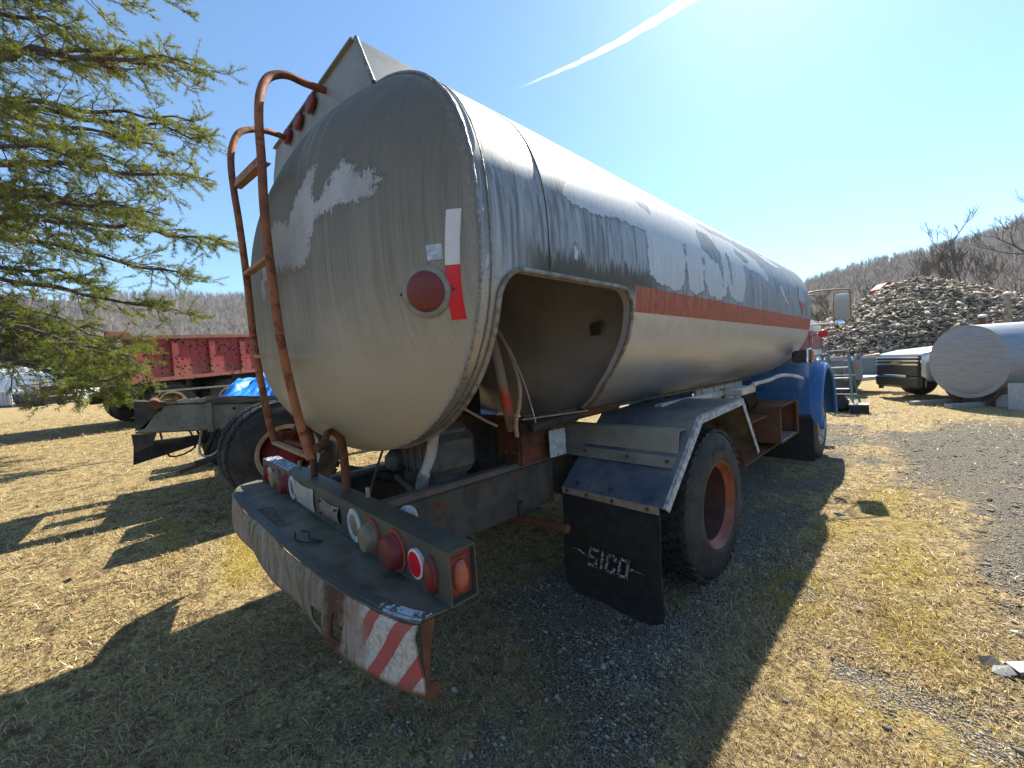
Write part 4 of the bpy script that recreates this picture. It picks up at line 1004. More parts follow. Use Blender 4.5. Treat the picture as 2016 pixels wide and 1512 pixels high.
for y, z in ((3.42, 1.10), (3.55, .93)):
    MB().lathe([(0, .022), (.008, .02), (.012, 0)], (-1.25, y, z), (0, -.8, -.6), 10).build('bolt', M_RUST, f1, 40)
def fpt(t, x, off=.006):
    y = prof[0][0]+(prof[1][0]-prof[0][0])*t; z = prof[0][1]+(prof[1][1]-prof[0][1])*t
    return Vector((x, y-off*.65, z+off*.76))
for x in (-1.10, -1.37, -1.63): MB().lathe([(-.004, .014), (.006, .013), (.009, 0)], fpt(.07, x), (0, -.65, .76), 10).build('bolt', M_DARKST, f1, 40)
# support channel
b = MB(); xa, xb = -1.93, -1.05
sec = [(2.30, 1.088), (2.335, 1.095), (2.36, 1.085), (2.345, 1.075), (2.322, 1.083), (2.292, 1.07), (2.262, .96), (2.235, .905), (2.228, .905), (2.252, .965)]
sec = [(2.44, 1.100), (2.37, 1.108), (2.335, 1.10), (2.315, 1.07), (2.30, .965), (2.262, .935), (2.20, .905), (2.20, .897), (2.266, .925), (2.308, .957), (2.323, 1.065), (2.34, 1.092), (2.37, 1.10), (2.44, 1.092)]
b.prism([(xa, y, z) for y, z in sec], (xb-xa, 0, 0)); M_CH = surf('support_channel', (0.27, 0.245, 0.19), (0.38, 0.35, 0.28), 4, rough=.5, metal=.3, bump=.2, grime=.25)
sc_ = b.build('fender_support', M_CH, TANKER, 30)
for x in (-1.09, -1.36, -1.70): MB().lathe([(0, .013), (.008, .012), (.012, 0)], (x, 2.235, .925), (0, -.55, .8), 10).build('bolt', M_RUST, sc_, 40)
# mud flap with worn lettering
b = MB(); fw0, fw1 = -1.735, -1.035; fy = 2.0
def flap_outline():
    P = [(fw0+.02, .70), (fw1, .70)]
    for k in range(7): a = -k*math.pi/12; P.append((fw1-.08+.08*math.cos(a), .10+.08*math.sin(a)))
    for k in range(7): a = -math.pi/2-k*math.pi/12; P.append((fw0+.09+.09*math.cos(a), .10+.09*math.sin(a)))
    return P
rows = []
for i in range(15):
    z = .70-(.70-.015)*i/14; inset = 0
    if z < .10: inset = .085-math.sqrt(max(.085**2-(.10-z)**2, 0))
    rows.append([(fw0+inset+(fw1-fw0-2*inset)*j/12, fy-.012*math.sin(i/14*2.6)+.008*math.sin(j*.7+i*.35), z) for j in range(13)])
b.sheet(rows, .009, (0, 1, 0)); flap = b.build('mud_flap', M_BLACKRUB, TANKER, 40)
st = MB().box((-1.38, 1.993, .705), (.69, .008, .044), None, .002).build('clamp_strip', M_PVC, flap, 0)
M_STRIP = surf('flap_strip_metal', (0.42, 0.33, 0.25), (0.30, 0.22, 0.16), 14, rough=.45, metal=.3, bump=.15, rust=.1)
st.data.materials[0] = M_STRIP
for x in (-1.68, -1.52, -1.33, -1.10): MB().lathe([(0, .012), (.008, .011), (.012, 0)], (x, 1.989, .706), (0, -1, 0), 10).build('bolt', M_RUST, st, 40)
N = NT('worn_flap_lettering'); n_ = N.noise(70, 6, .75)
N.set(color=N.mix(N.step(n_, .47, .55), (0.03, 0.028, 0.027), (0.55, 0.51, 0.47)), rough=.7); M_LET = N.m
def stroke_letter(segs, x0, z0, s, name):
    b = MB()
    for (ax_, az_), (bx_, bz_) in segs:
        p = Vector((x0+ax_*s+az_*s*.22, 1.974, z0+az_*s)); q = Vector((x0+bx_*s+bz_*s*.22, 1.974, z0+bz_*s))
        d = (q-p).normalized()*s*.09; b.bar(p-d*.8, q+d*.8, s*.15, .006, up=(0, 1, 0))
    return b.build(name, M_LET, flap, 0)
S_ = [((0, 0), (.5, 0)), ((.5, 0), (.5, .5)), ((.5, .5), (0, .5)), ((0, .5), (0, 1)), ((0, 1), (.5, 1))]
I_ = [((.1, 0), (.1, 1))]; C_l = [((.5, .25), (.5, 0)), ((.5, 0), (0, 0)), ((0, 0), (0, 1)), ((0, 1), (.5, 1)), ((.5, 1), (.5, .78))]
O_l = [((0, 0), (.5, 0)), ((.5, 0), (.5, 1)), ((.5, 1), (0, 1)), ((0, 1), (0, 0))]
zz_ = .258; ss_ = .108
for segs, x0 in ((S_, -1.525), (I_, -1.442), (C_l, -1.395), (O_l, -1.308)): stroke_letter(segs, x0, zz_, ss_, 'letter')
b = MB(); b.prism([(-1.66, 1.975, .325), (-1.60, 1.975, .335), (-1.53, 1.975, .305), (-1.60, 1.975, .318)], (0, .003, 0)); b.build('emblem_line', M_LET, flap, 0)
b = MB(); b.prism([(-1.24, 1.975, .312), (-1.13, 1.975, .318), (-1.13, 1.975, .322), (-1.24, 1.975, .330)], (0, .003, 0)); b.build('emblem_line', M_LET, flap, 0)
# ---- under-tank fittings and cab
MB().tube([(-1.46, 2.9, 1.165), (-1.46, 4.45, 1.165)], .035, 12).build('white_pipe', M_WHITEST, TANKER, 60)
b = MB(); b.tube([(-1.46, 4.28, 1.165), (-1.46, 4.31, 1.165)], .043, 12); b.box((-1.46, 4.3, 1.06), (.02, .02, .16)); b.build('pipe_clamp', M_RUST, TANKER, 40)
b = MB(); b.box((-1.72, 5.0, 1.05), (.03, 1.5, .34), None, .004)
for yy in (4.4, 4.75, 5.1, 5.45): b.box((-1.70, yy, 1.05), (.02, .03, .32), None, .004)
b.build('white_cabinet_side', M_WHITEST, TANKER, 30)
b = MB()
b.tube([(-1.15, 4.2, 1.255), (-1.08, 4.45, 1.275), (-1.05, 4.62, 1.30), (-1.03, 4.85, 1.30), (-1.0, 5.15, 1.27), (-.98, 5.35, 1.235)], .018, 10, True, 3)
b.build('valve_lever', M_PVC, TANKER, 60)
b = MB(); b.box((-1.28, 4.25, 1.19), (.16, .42, .07), None, .012); b.tube([(-1.22, 4.15, 1.2), (-1.20, 4.5, 1.24)], .02, 8); b.build('valve_body', M_PVC, TANKER, 40)
for i in range(5):
    yy = 4.6+i*.08
    MB().tube([(-1.45+i*.02, yy, 1.18), (-1.34, yy+.1, 1.02), (-1.42, yy+.25, .92), (-1.6, yy+.4, .86)], .016, 8, True, 3).build('cable', M_BLACKRUB, TANKER, 60)
# rusty step boxes ahead of the rear wheels
def cbox(y0, y1, z0, z1, xo, dep, mat, nm):
    b = MB(); t = .012
    b.box((xo-dep/2, (y0+y1)/2, z1), (dep, y1-y0, t)); b.box((xo-dep/2, (y0+y1)/2, z0), (dep, y1-y0, t)); b.box((xo-dep+.006, (y0+y1)/2, (z0+z1)/2), (t, y1-y0-.004, z1-z0-t))
    b.box((xo-dep/2, y0+.006, (z0+z1)/2), (dep-.02, t, z1-z0-t)); b.box((xo-dep/2, y1-.006, (z0+z1)/2), (dep-.02, t, z1-z0-t))
    b.box((xo-.01, y1-.03, (z0+z1)/2), (.02, .06, z1-z0-t-.004))
    return b.build(nm, mat, TANKER, 0)
M_STEPBOX = surf('rusty_step_box', (0.11, 0.06, 0.035), (0.17, 0.085, 0.045), 6, rough=.85, bump=.5, rust=.5)
cbox(4.30, 5.75, .42, .82, -1.28, .42, M_STEPBOX, 'battery_box')
cbox(5.2, 6.05, .50, .92, -1.16, .40, M_STEPBOX, 'step_box')
MB().box((-1.25, 5.6, .515), (.16, .7, .012)).build('step_tread', M_ALU, TANKER, 0)

def cab_mat():
    N = NT('cab_paint'); X, Y, Z = N.sep(N.pos()); n_ = N.noise(4, 7, .7); f = N.noise(30, 6, .7)
    blue = N.mix(N.step(n_, .4, .65), (0.032, 0.125, 0.33), (0.055, 0.165, 0.37)); white = N.mix(n_, (0.60, 0.58, 0.50), (0.68, 0.67, 0.62))
    red = N.mix(N.step(n_, .35, .6), (0.33, 0.035, 0.05), (0.27, 0.06, 0.055))
    c = N.mix(N.step(Z, 1.468, 1.472), blue, white); c = N.mix(N.step(Z, 1.548, 1.552), c, red); c = N.mix(N.step(Z, 1.80, 1.804), c, white)
    c = N.mix(N.math('MULTIPLY', N.step(Y, 7.3, 7.4), N.step(Z, 1.60, 1.64)), c, N.mix(f, (0.36, 0.15, 0.10), (0.42, 0.24, 0.18)))
    c = N.mix(N.step(N.noise(7, 9, .75, loc=(2, 2, 2)), .66, .70), c, (0.12, 0.06, 0.03))
    N.set(color=c, rough=.38, spec=.5, coat=.2); N.bump(f, .06, .002); return N.m
M_CAB = cab_mat()
b = MB(); cx0, cx1 = -3.62, -1.08
def cs(x0, x1, y0, y1, z, r=.10):
    P = []
    for (cx_, cy_, a0) in ((x1-r, y0+r, -90), (x1-r, y1-r, 0), (x0+r, y1-r, 90), (x0+r, y0+r, 180)):
        for k in range(5): a = math.radians(a0+k*22.5); P.append((cx_+r*math.cos(a), cy_+r*math.sin(a), z))
    return P
def loft(b, secs, closed_caps=True):
    n = len(secs[0]); V = [p for s_ in secs for p in s_]; F = []
    for i in range(len(secs)-1):
        for k in range(n): F.append((i*n+k, i*n+(k+1) % n, (i+1)*n+(k+1) % n, (i+1)*n+k))
    F.append(tuple(range(n-1, -1, -1))); F.append(tuple((len(secs)-1)*n+k for k in range(n))); b.add(V, F)
loft(b, [cs(cx0+.08, cx1-.08, 6.22, 7.42, .98), cs(cx0+.02, cx1-.02, 6.17, 7.42, 1.04), cs(cx0, cx1, 6.15, 7.42, 1.14), cs(cx0, cx1, 6.15, 7.42, 1.86), cs(cx0+.03, cx1-.03, 6.17, 7.40, 1.92), cs(cx0+.20, cx1-.20, 6.22, 7.22, 2.52), cs(cx0+.32, cx1-.32, 6.34, 7.10, 2.60)])
cab = b.build('cab', M_CAB, TANKER, 35)
# door outline and window on the near side
def wquad(P, t, name, mat, par):
    n = (Vector(P[1])-Vector(P[0])).cross(Vector(P[2])-Vector(P[0])).normalized()
    if n.x < 0: n = -n
    return MB().prism([Vector(p)+n*.002 for p in P], n*t).build(name, mat, par, 0)
def cx_at(z): return cx1-.03-.17*(z-1.92)/.60
win = [(cx_at(1.97)-.002, 6.46, 1.97), (cx_at(1.97)-.002, 7.26, 1.97), (cx_at(2.44)-.002, 7.12, 2.44), (cx_at(2.44)-.002, 6.50, 2.44)]
wquad(win, .008, 'side_window', M_DGLASS, cab)
wquad([(-3.1, 6.165, 2.0), (-1.7, 6.165, 2.0), (-1.75, 6.215, 2.42), (-3.05, 6.215, 2.42)], .004, 'rear_window', M_DGLASS, cab)
for yy in (6.42, 7.30): MB().box((cx1+.0015, yy, 1.46), (.004, .012, .78)).build('door_seam', M_BLACKRUB, cab, 0)
MB().box((cx1+.02, 6.55, 1.50), (.03, .14, .03), None, .008).build('door_handle', M_CHROME, cab, 0)
MB().box((cx1+.003, 6.62, 1.68), (.004, .035, .10)).build('decal', M_TAPEW, cab, 0)
# hood
b = MB()
def hs(y, xw, zt, r=.16):
    P = [(-2.35-xw, y, 1.05)]
    for k in range(6): a = math.pi-k*math.pi/10; P.append((-2.35-xw+r+r*math.cos(a), y, zt-r+r*math.sin(a)))
    for k in range(6): a = math.pi/2-k*math.pi/10; P.append((-2.35+xw-r+r*math.cos(a), y, zt-r+r*math.sin(a)))
    P.append((-2.35+xw, y, 1.05)); return P
loft(b, [hs(7.40, 1.20, 1.86), hs(7.7, 1.16, 1.84), hs(8.05, 1.10, 1.80), hs(8.16, 1.02, 1.72)])
b.build('hood', M_CAB, cab, 35)
MB().box((-2.35, 8.28, .62), (2.4, .12, .24), None, .03).build('front_bumper', M_WHITEST, TANKER, 0)
# near-side front fender arch and inner panel
M_BLUE = surf('cab_blue', (0.035, 0.13, 0.33), (0.06, 0.17, 0.37), 5, rough=.35, bump=.05, rust=.05, grime=.12)
def arch(s_):
    rows = []
    X = lambda x: -2.35+s_*(x+2.35)
    for k in range(25):
        a = math.pi*k/24; ca, sa = -math.cos(a), math.sin(a)
        P = []
        for xo, ro in ((-1.62, .0), (-1.12, .02), (-1.02, .015), (-.965, -.01), (-.95, -.05), (-.965, -.075), (-.99, -.07)):
            P.append((X(xo), 6.90+(.62+ro)*ca, .62+(.735+ro)*sa if sa > 0 else .62))
        rows.append(P)
    rows = [[(p[0], p[1], .60) for p in rows[0]]]+rows+[[(p[0], p[1], .58) for p in rows[-1]]]
    return MB().sheet(rows).build('front_fender', M_BLUE, TANKER, 45)
arch(1); arch(-1)
MB().box((-1.64, 6.9, .95), (.02, 1.22, .70)).build('inner_fender', M_DARKST, TANKER, 0)
b = MB(); b.box((-1.60, 6.20, .94), (1.10, .02, .50), None, .004)
for x in (-1.18, -1.34, -1.52): b.box((x, 6.187, .93), (.012, .01, .46))
b.build('skirt_panel', M_BLUE, TANKER, 0)
MB().box((-1.35, 6.165, .69), (.62, .016, .035), None, .003).build('flap_strip', M_DARKST, TANKER, 0)
MB().box((-1.33, 6.17, .385), (.60, .012, .56), None, .002).build('front_mud_flap', M_BLACKRUB, TANKER, 0)
M_RIMW = surf('peeling_white_rim', (0.55, 0.52, 0.44), (0.36, 0.30, 0.22), 14, rough=.6, bump=.3, rust=.35, rustscale=14)
wheel('front_wheel', TANKER, (-1.07, 6.90, .50), 1, .50, .29, .25, M_RIMW, dish=.03, disc=M_RIMW, hub=M_BLUE, squash=.02, nl=40)
wheel('front_wheel', TANKER, (-3.63, 6.90, .50), -1, .50, .29, .25, M_RIMW, dish=.03, hub=M_BLUE, squash=.02, nl=40)
# marker lamp in chrome housing at the tank's front corner
b = MB(); b.box((-1.045, 5.74, 1.475), (.16, .26, .15), None, .03); hs_ = b.build('lamp_housing', M_DARKST, TANKER, 30)
MB().tube([(-.975, 5.62, 1.40), (-.97, 5.62, 1.55), (-.965, 5.80, 1.56), (-.96, 5.86, 1.52), (-.96, 5.86, 1.42), (-.97, 5.80, 1.40)], .014, 8).build('chrome_trim', M_CHROME, hs_, 60)
MB().box((-.965, 5.83, 1.475), (.05, .09, .115), None, .012).build('amber_marker', M_AMBER, hs_, 0)
MB().lathe([(0, .04), (.04, .052), (.075, .052), (.085, .045), (.087, 0)], (-.99, 6.78, 1.76), (.25, -1, 0), 20).build('red_turn_signal', M_TAPER, TANKER, 40)
MB().tube([(-1.10, 6.85, 1.76), (-1.0, 6.80, 1.76)], .012, 8).build('signal_bracket', M_WHITEST, TANKER, 60)
# mirror on its tube bracket
M_MBR = surf('rusted_mirror_tube', (0.48, 0.40, 0.28), (0.28, 0.13, 0.06), 30, rough=.55, metal=.3, bump=.3, rust=.35, rustscale=22)
mt_ = MB().tube([(-1.16, 6.55, 2.30), (-1.05, 6.64, 2.33), (-.88, 6.86, 2.345), (-.745, 7.0, 2.335), (-.715, 7.02, 2.30), (-.715, 7.02, 2.10), (-.72, 7.02, 1.93), (-.745, 6.99, 1.90), (-.79, 6.96, 1.89)], .0115, 10, True, 4).build('mirror_bracket', M_MBR, TANKER, 60)
MB().tube([(-1.16, 6.55, 2.28), (-1.06, 6.64, 2.29), (-1.02, 6.70, 2.24), (-.93, 6.82, 2.06), (-.86, 6.9, 1.93)], .008, 8, True, 4).build('brace', M_MBR, mt_, 60)
MB().tube([(-1.10, 6.65, 1.885), (-.95, 6.78, 1.885), (-.82, 6.86, 1.885)], .012, 8).build('brace', M_WHITEST, mt_, 60)
def rrect(c, uu, vv, w, h, r, n=5):
    P = []
    for (sx, sy, a0) in ((1, 1, 0), (-1, 1, 90), (-1, -1, 180), (1, -1, 270)):
        for k in range(n+1):
            a = math.radians(a0+90*k/n); P.append(Vector(c)+uu*(sx*(w/2-r)+r*math.cos(a))+vv*(sy*(h/2-r)+r*math.sin(a)))
    return P
mc = Vector((-.795, 6.93, 2.10)); mn = Vector((.12, -1, 0)).normalized(); mu = Vector((0, 0, 1)).cross(mn).normalized(); mv = Vector((0, 0, 1))
mh = MB().prism(rrect(mc, mu, mv, .185, .40, .05), -mn*.04).build('mirror_case', M_MBR, mt_, 30)
MB().prism(rrect(mc+mn*.001, mu, mv, .160, .375, .04), mn*.003).build('mirror_glass', M_MIRROR, mh, 30)
cvx = MB().lathe([(-.03, .03), (-.02, .06), (0, .066), (.004, .063)], mc+Vector((-.02, -.09, -.225)), mn, 28).build('round_mirror', M_BLACKRUB, mt_, 40)
MB().lathe([(.003, .061), (.010, .045), (.015, .02), (.016, 0)], mc+Vector((-.02, -.09, -.225)), mn, 28).build('mirror_glass', M_MIRROR, cvx, 60)
# ------------------------------------------------------------ blue tarp, truck chassis, red dump truck (left)
CH = thing('truck_chassis', (-5.6, 1.09, gzf(-5.6, 1.09)), 'bare cab-less truck chassis with grey frame, dual wheels and red hubs, left of the tanker', 'truck chassis')
M_CHF = surf('chalky_grey_frame', (0.23, 0.23, 0.165), (0.13, 0.13, 0.10), 4, rough=.7, bump=.3, rust=.26, grime=.2)
M_CHR = surf('brown_frame_edge', (0.13, 0.085, 0.04), (0.08, 0.055, 0.03), 8, rough=.8, bump=.4, rust=.3)
def fz(y, top): return (1.45 if top else 1.18)-.092*(y+.16)
def chrail(x, side):
    b = MB(); y0, y1 = -.02, 6.2
    b.prism([(x, -.17, fz(-.17, 0)), (x, y1, fz(y1, 0)), (x, y1, fz(y1, 1)), (x, .07, fz(.07, 1))], (-.012*side, 0, 0))
    r = b.build('frame_rail', M_CHF, CH, 0)
    b = MB()
    for t, off in ((0, 0.0), (1, 0)):
        za = lambda y: fz(y, t)+(.006 if t else -.006)
        b.prism([(x+.004*side, -.17 if not t else .07, za(-.17 if not t else .07)), (x+.004*side, y1, za(y1)), (x-.10*side, y1, za(y1)), (x-.10*side, -.17 if not t else .07, za(-.17 if not t else .07))], (0, 0, .012))
    b.build('flange', M_CHR, r, 0)
    return r
ra = chrail(-5.2, 1); rb = chrail(-6.05, -1)
MB().box((-5.18, .40, fz(.4, 0)+.13), (.05, .045, .30), None, .004).build('web_stiffener', M_CHF, ra, 0)
for y in (.62, .86, .02): MB().lathe([(0, .016), (.003, .016), (.004, 0)], (-5.198, y, fz(y, 1)-.045), (1, 0, 0), 10).build('bolt_hole', M_BLACKRUB, ra, 40)
MB().box((-5.19, 1.02, fz(1.0, 1)-.05), (.012, .12, .07)).build('patch_plate', M_RUSTRED, ra, 0)
# end bolster
MB().prism([(-5.20, -.17, 1.20), (-5.20, -.10, 1.22), (-5.20, .06, 1.46), (-5.20, -.16, 1.49)], (-.85, 0, 0)).build('end_bolster', M_DARKST, CH, 0)
MB().tube([(-5.12, -.02, 1.44), (-6.1, -.02, 1.46)], .048, 14).build('pivot_tube', M_RUST, CH, 40)
MB().prism([(-5.20, -.20, 1.17), (-5.20, -.02, 1.16), (-5.20, -.06, 1.04), (-5.20, -.19, 1.00)], (-.04, 0, 0)).build('hitch_plate', M_DARKST, CH, 0)
b = MB(); b.prism([(-5.5, -.22, .84), (-5.5, -.20, 1.06), (-5.45, .35, 1.06), (-5.42, .35, .98)], (-.12, 0, 0)); b.build('hanging_bracket', M_BLACKRUB, CH, 0)
for i in range(9):
    y = random.uniform(.0, .75); x = -5.35-random.random()*.3; z = fz(y, 0)-.02; d = random.uniform(.12, .34)
    MB().tube([(x, y, z), (x+random.uniform(-.05, .1), y+random.uniform(-.1, .15), z-d), (x+.1, y+random.uniform(-.05, .3), z-d*random.uniform(.5, 1.1)), (x, y+random.uniform(.1, .4), z)], random.choice([.006, .01, .012]), 6, True, 4).build('dangling_hose', random.choice([M_BLACKRUB, M_WHITEST, M_DARKST]), CH, 60)
MB().tube([(-5.3, .25, .78), (-5.32, .55, .84), (-5.35, .75, .90)], .03, 8, True, 3).build('hanging_valve', M_DARKST, CH, 60)
MB().tube([(-5.28, .12, .72), (-5.3, .35, .78)], .02, 8).build('hanging_valve', M_RUST, CH, 60)
MB().tube([(-5.25, .78, 1.03), (-5.9, .78, 1.03)], .075, 14).build('air_tank', M_RUST, CH, 40)
M_TIMB = surf('weathered_black_timber', (0.05, 0.045, 0.035), (0.20, 0.18, 0.14), 3, stretch=(20, 1.5, 20), rough=.9, bump=.7)
M_TIMB2 = surf('weathered_pale_timber', (0.40, 0.38, 0.33), (0.22, 0.20, 0.17), 3, stretch=(20, 1.5, 20), rough=.9, bump=.7)
def bow(x, y0, y1, z0, z1, w, h, mat, nm, n=14):
    rows = []; b = MB(); P = []
    for i in range(n+1):
        y = y0+(y1-y0)*i/n; z = z0+(z1-z0)*i/n; k = random.uniform(-.008, .008)
        P.append([(x, y, z+k), (x-w, y, z+k), (x-w, y, z-h+k*.3), (x, y, z-h+random.uniform(-.01, .01))])
    V = [p for r in P for p in r]; F = []
    for i in range(n):
        for k in range(4): F.append((i*4+k, i*4+(k+1) % 4, i*4+4+(k+1) % 4, i*4+4+k))
    F += [(0, 1, 2, 3), tuple(n*4+k for k in (3, 2, 1, 0))]; b.add(V, F); return b.build(nm, mat, CH, 0)
bow(-5.17, .38, 2.4, fz(.38, 1)+.085, fz(2.4, 1)+.10, .14, .07, M_TIMB, 'frame_timber')
bow(-5.22, .16, .40, fz(.2, 1)+.055, fz(.40, 1)+.075, .12, .04, M_TIMB2, 'broken_timber')
M_RIMCH = surf('cream_rim', (0.50, 0.46, 0.40), (0.36, 0.32, 0.27), 8, rough=.5, bump=.15, grime=.15, rust=.05)
M_HUBRED = surf('red_hub_paint', (0.20, 0.018, 0.018), (0.12, 0.015, 0.015), 9, rough=.45, bump=.2, grime=.25)
cz = gzf(-4.8, 1.09)+.51
for x, o_ in ((-4.44, 1), (-4.80, 1), (-7.22, -1), (-6.87, -1)):
    wo_ = wheel('wheel', CH, (x, .95, cz), o_, .525, .29, .27, M_RIMCH, dish=.18, disc=M_DISC, squash=.02, nl=40, lug='rib', lugh=.02)
    if x == -4.44:
        MB().lathe([(-.17, .20), (-.16, .24), (-.10, .20), (-.06, .12), (-.03, .10), (.02, .09), (.03, 0)], (x, .95, cz), (1, 0, 0), 28).build('hub', M_HUBRED, wo_, 35)
        for k in range(10):
            t = 2*math.pi*k/10; MB().lathe([(-.13, .022), (-.06, .02), (-.055, 0)], (x, .95+math.cos(t)*.155, cz+math.sin(t)*.155), (1, 0, 0), 6).build('lug_nut', M_HUBRED, wo_, 35)
MB().tube([(-7.0, .95, cz), (-5.9, .95, cz), (-5.8, .95, cz), (-5.5, .95, cz), (-5.4, .95, cz), (-4.7, .95, cz)], [.07, .08, .18, .18, .08, .07], 14).build('axle', M_DARKST, CH, 40)
b = MB(); b.box((-5.25, 1.0, fz(1, 0)-.12), (.10, 1.0, .06), None, .01); b.box((-5.25, 1.05, fz(1, 0)-.18), (.09, .7, .05), None, .01); b.build('leaf_spring', M_RUST, CH, 0)
for x in (-4.65, -6.6): wheel('front_wheel', CH, (x, 5.6, gzf(x, 5.6)+.50), 1 if x > -5 else -1, .5, .29, .25, M_RIMCH, dish=.05, nl=30, lug='rib')

# crumpled blue tarp heaped on the chassis
N = NT('blue_tarp'); N.set(color=N.mix(N.noise(3), (0.02, 0.20, 0.72), (0.03, 0.26, 0.80)), rough=.38, spec=.5); N.bump(N.noise(9, 6, .6), .5, .03); M_TARP = N.m
n = 60; P = []
u_, v_ = np.meshgrid(np.linspace(-1, 1, n), np.linspace(-1, 1, n), indexing='ij')
hh = np.maximum(0, 1-np.abs(u_)**1.3)*np.maximum(0, 1-np.abs(v_-.25*u_)**1.4)
X_ = -5.75+v_*.52; Y_ = 1.18+u_*.62
Zt = 1.42-.092*(Y_+.16)+.07+hh**.8*.44*(.75+.5*u_*.5)+(np.abs(fbm(u_*5+v_*3+5, v_*2.5+u_*1.5+3, 3)-.45))*.5*np.minimum(1, hh*4)
F = [(i*n+j, (i+1)*n+j, (i+1)*n+j+1, i*n+j+1) for i in range(n-1) for j in range(n-1)]
tarp = mesh_np('tarp', np.stack([X_, Y_, Zt], -1).reshape(-1, 3), np.array(F), M_TARP, smooth=True)
sm = tarp.modifiers.new('thick', 'SOLIDIFY'); sm.thickness = .004
tag(tarp, 'crumpled bright blue tarp heaped on the bare truck chassis', 'tarp')

# red dump truck
DT_A = math.atan2(.37, .93)
dz = gzf(-12.3, .3)-.05
def dt(lx, ly, lz):  # local x right, y forward from the bed's rear near corner
    q = Vector((-12.10, -.56, 0))+Vector((math.cos(DT_A), math.sin(DT_A), 0))*lx+Vector((-math.sin(DT_A), math.cos(DT_A), 0))*ly
    return (q.x, q.y, lz)
DT = thing('dump_truck', dt(-1.1, 2.5, dz), 'old red dump truck with rusty perforated bed behind the bare chassis', 'dump truck')
N = NT('rotting_red_paint'); X, Y, Z = N.sep(N.pos()); n1 = N.noise(3, 7, .7, stretch=(1, 1, .5)); n2 = N.noise(1, 6, .65, stretch=(9, 9, 1.5))
zg = N.math('ADD', Z, N.math('MULTIPLY', N.math('SUBTRACT', n1, .5), 1.2))
c = N.mix(N.step(n2, .4, .6), (0.34, 0.055, 0.065), (0.23, 0.05, 0.05))
c = N.mix(N.math('MULTIPLY', N.step(zg, 2.4, 2.05), .7), c, N.mix(n2, (0.24, 0.08, 0.06), (0.34, 0.17, 0.12)))
vr = N.voro(11); big = N.noise(3.3, 4, .6, loc=(2, 8, 1))
hole = N.math('MULTIPLY', N.step(vr, .36, .28), N.step(big, .40, .50))
c = N.mix(hole, c, (0.03, 0.012, 0.01))
c = N.mix(N.math('MULTIPLY', N.step(N.noise(14, 8, .75), .60, .66), .8), c, (0.09, 0.035, 0.02))
N.set(color=c, rough=.65, spec=.3); N.bump(hole, -.5, .01); M_BED = N.m
M_BEDRIM = surf('rust_brown_bed_rail', (0.18, 0.08, 0.05), (0.26, 0.12, 0.08), 6, rough=.8, bump=.4, rust=.3)
L, W = 5.2, 2.35
zr = lambda ly, top: (2.81 if top else 1.80)+.068*ly
b = MB()
def dprism(pts, d):
    return [Vector(dt(*p)) for p in pts], Vector(dt(*d))-Vector(dt(0, 0, 0))
P, d = dprism([(0, -.02, zr(0, 0)), (0, L, zr(L, 0)), (0, L, zr(L, 1)), (0, .10, zr(0, 1))], (-.02, 0, 0)); b.prism(P, d)
bed = b.build('bed_side', M_BED, DT, 0)
b = MB(); P, d = dprism([(-W, -.02, zr(0, 0)), (-W, L, zr(L, 0)), (-W, L, zr(L, 1)), (-W, .10, zr(0, 1))], (-.02, 0, 0)); b.prism(P, d); b.build('bed_side', M_BED, DT, 0)
b = MB(); P, d = dprism([(-.02, 0, zr(0, 0)+.03), (-.02, L, zr(L, 0)+.03), (-W, L, zr(L, 0)+.03), (-W, 0, zr(0, 0)+.03)], (0, 0, .03)); b.prism(P, d); b.build('bed_floor', M_BEDRIM, DT, 0)
b = MB(); P, d = dprism([(0, L, zr(L, 0)), (-W, L, zr(L, 0)), (-W, L, zr(L, 1)+.25), (0, L, zr(L, 1)+.25)], (0, .04, 0)); b.prism(P, d); b.build('headboard', M_BED, DT, 0)
for ly in (.12, .95, 1.75, 2.5, 3.2, 3.9, 4.6):
    wd = .17 if ly > .2 else .32
    P, d = dprism([(0.001, ly, zr(ly, 0)+.02), (.075, ly+.02, zr(ly, 0)+.02), (.075, ly+wd-.02, zr(ly, 0)+.02), (0.001, ly+wd, zr(ly, 0)+.02)], (0, 0, .93 if ly > .2 else .86))
    MB().prism(P, d).build('side_stake', M_BED, bed, 0)
for top in (0, 1):
    P, d = dprism([(.003, -.03, zr(-.03, top)), (.10, -.03, zr(-.03, top)), (.10, -.03, zr(-.03, top)+(.07 if top else .09)), (.003, -.03, zr(-.03, top)+(.07 if top else .09))], (0, L, 0))
    e_ = Vector((0, 0, .068*L)); MB().prism(P, d+e_).build('side_rail', M_BEDRIM if top else M_BED, bed, 0)
for k, z in enumerate((1.95, 2.35, 2.72)):
    P, d = dprism([(-.05, -.02, z), (-.05, -.16, z), (-.05, -.16, z+.10), (-.05, -.02, z+.10)], (-W+.1, 0, 0)); MB().prism(P, d).build('tailgate_rib', M_BEDRIM, DT, 0)
P, d = dprism([(-.03, -.02, 1.85), (-W+.03, -.02, 1.85), (-W+.03, -.02, 2.85), (-.03, -.02, 2.85)], (0, .03, 0)); MB().prism(P, d).build('tailgate', M_BED, DT, 0)
for lx in (-.03, -W+.05):
    P, d = dprism([(lx, -.03, 1.80), (lx, -.18, 1.85), (lx, -.14, 2.98), (lx, .25, 2.98), (lx, .35, 2.85), (lx, .0, 2.85)], (-.06, 0, 0)); MB().prism(P, d).build('corner_post', M_BEDRIM, DT, 0)
for lx in (-.75, -1.6):
    P, d = dprism([(lx, .0, 1.40), (lx, 7.2, 1.55), (lx, 7.2, 1.80), (lx, .0, 1.66)], (-.08, 0, 0)); MB().prism(P, d).build('frame_rail', M_DARKST, DT, 0)
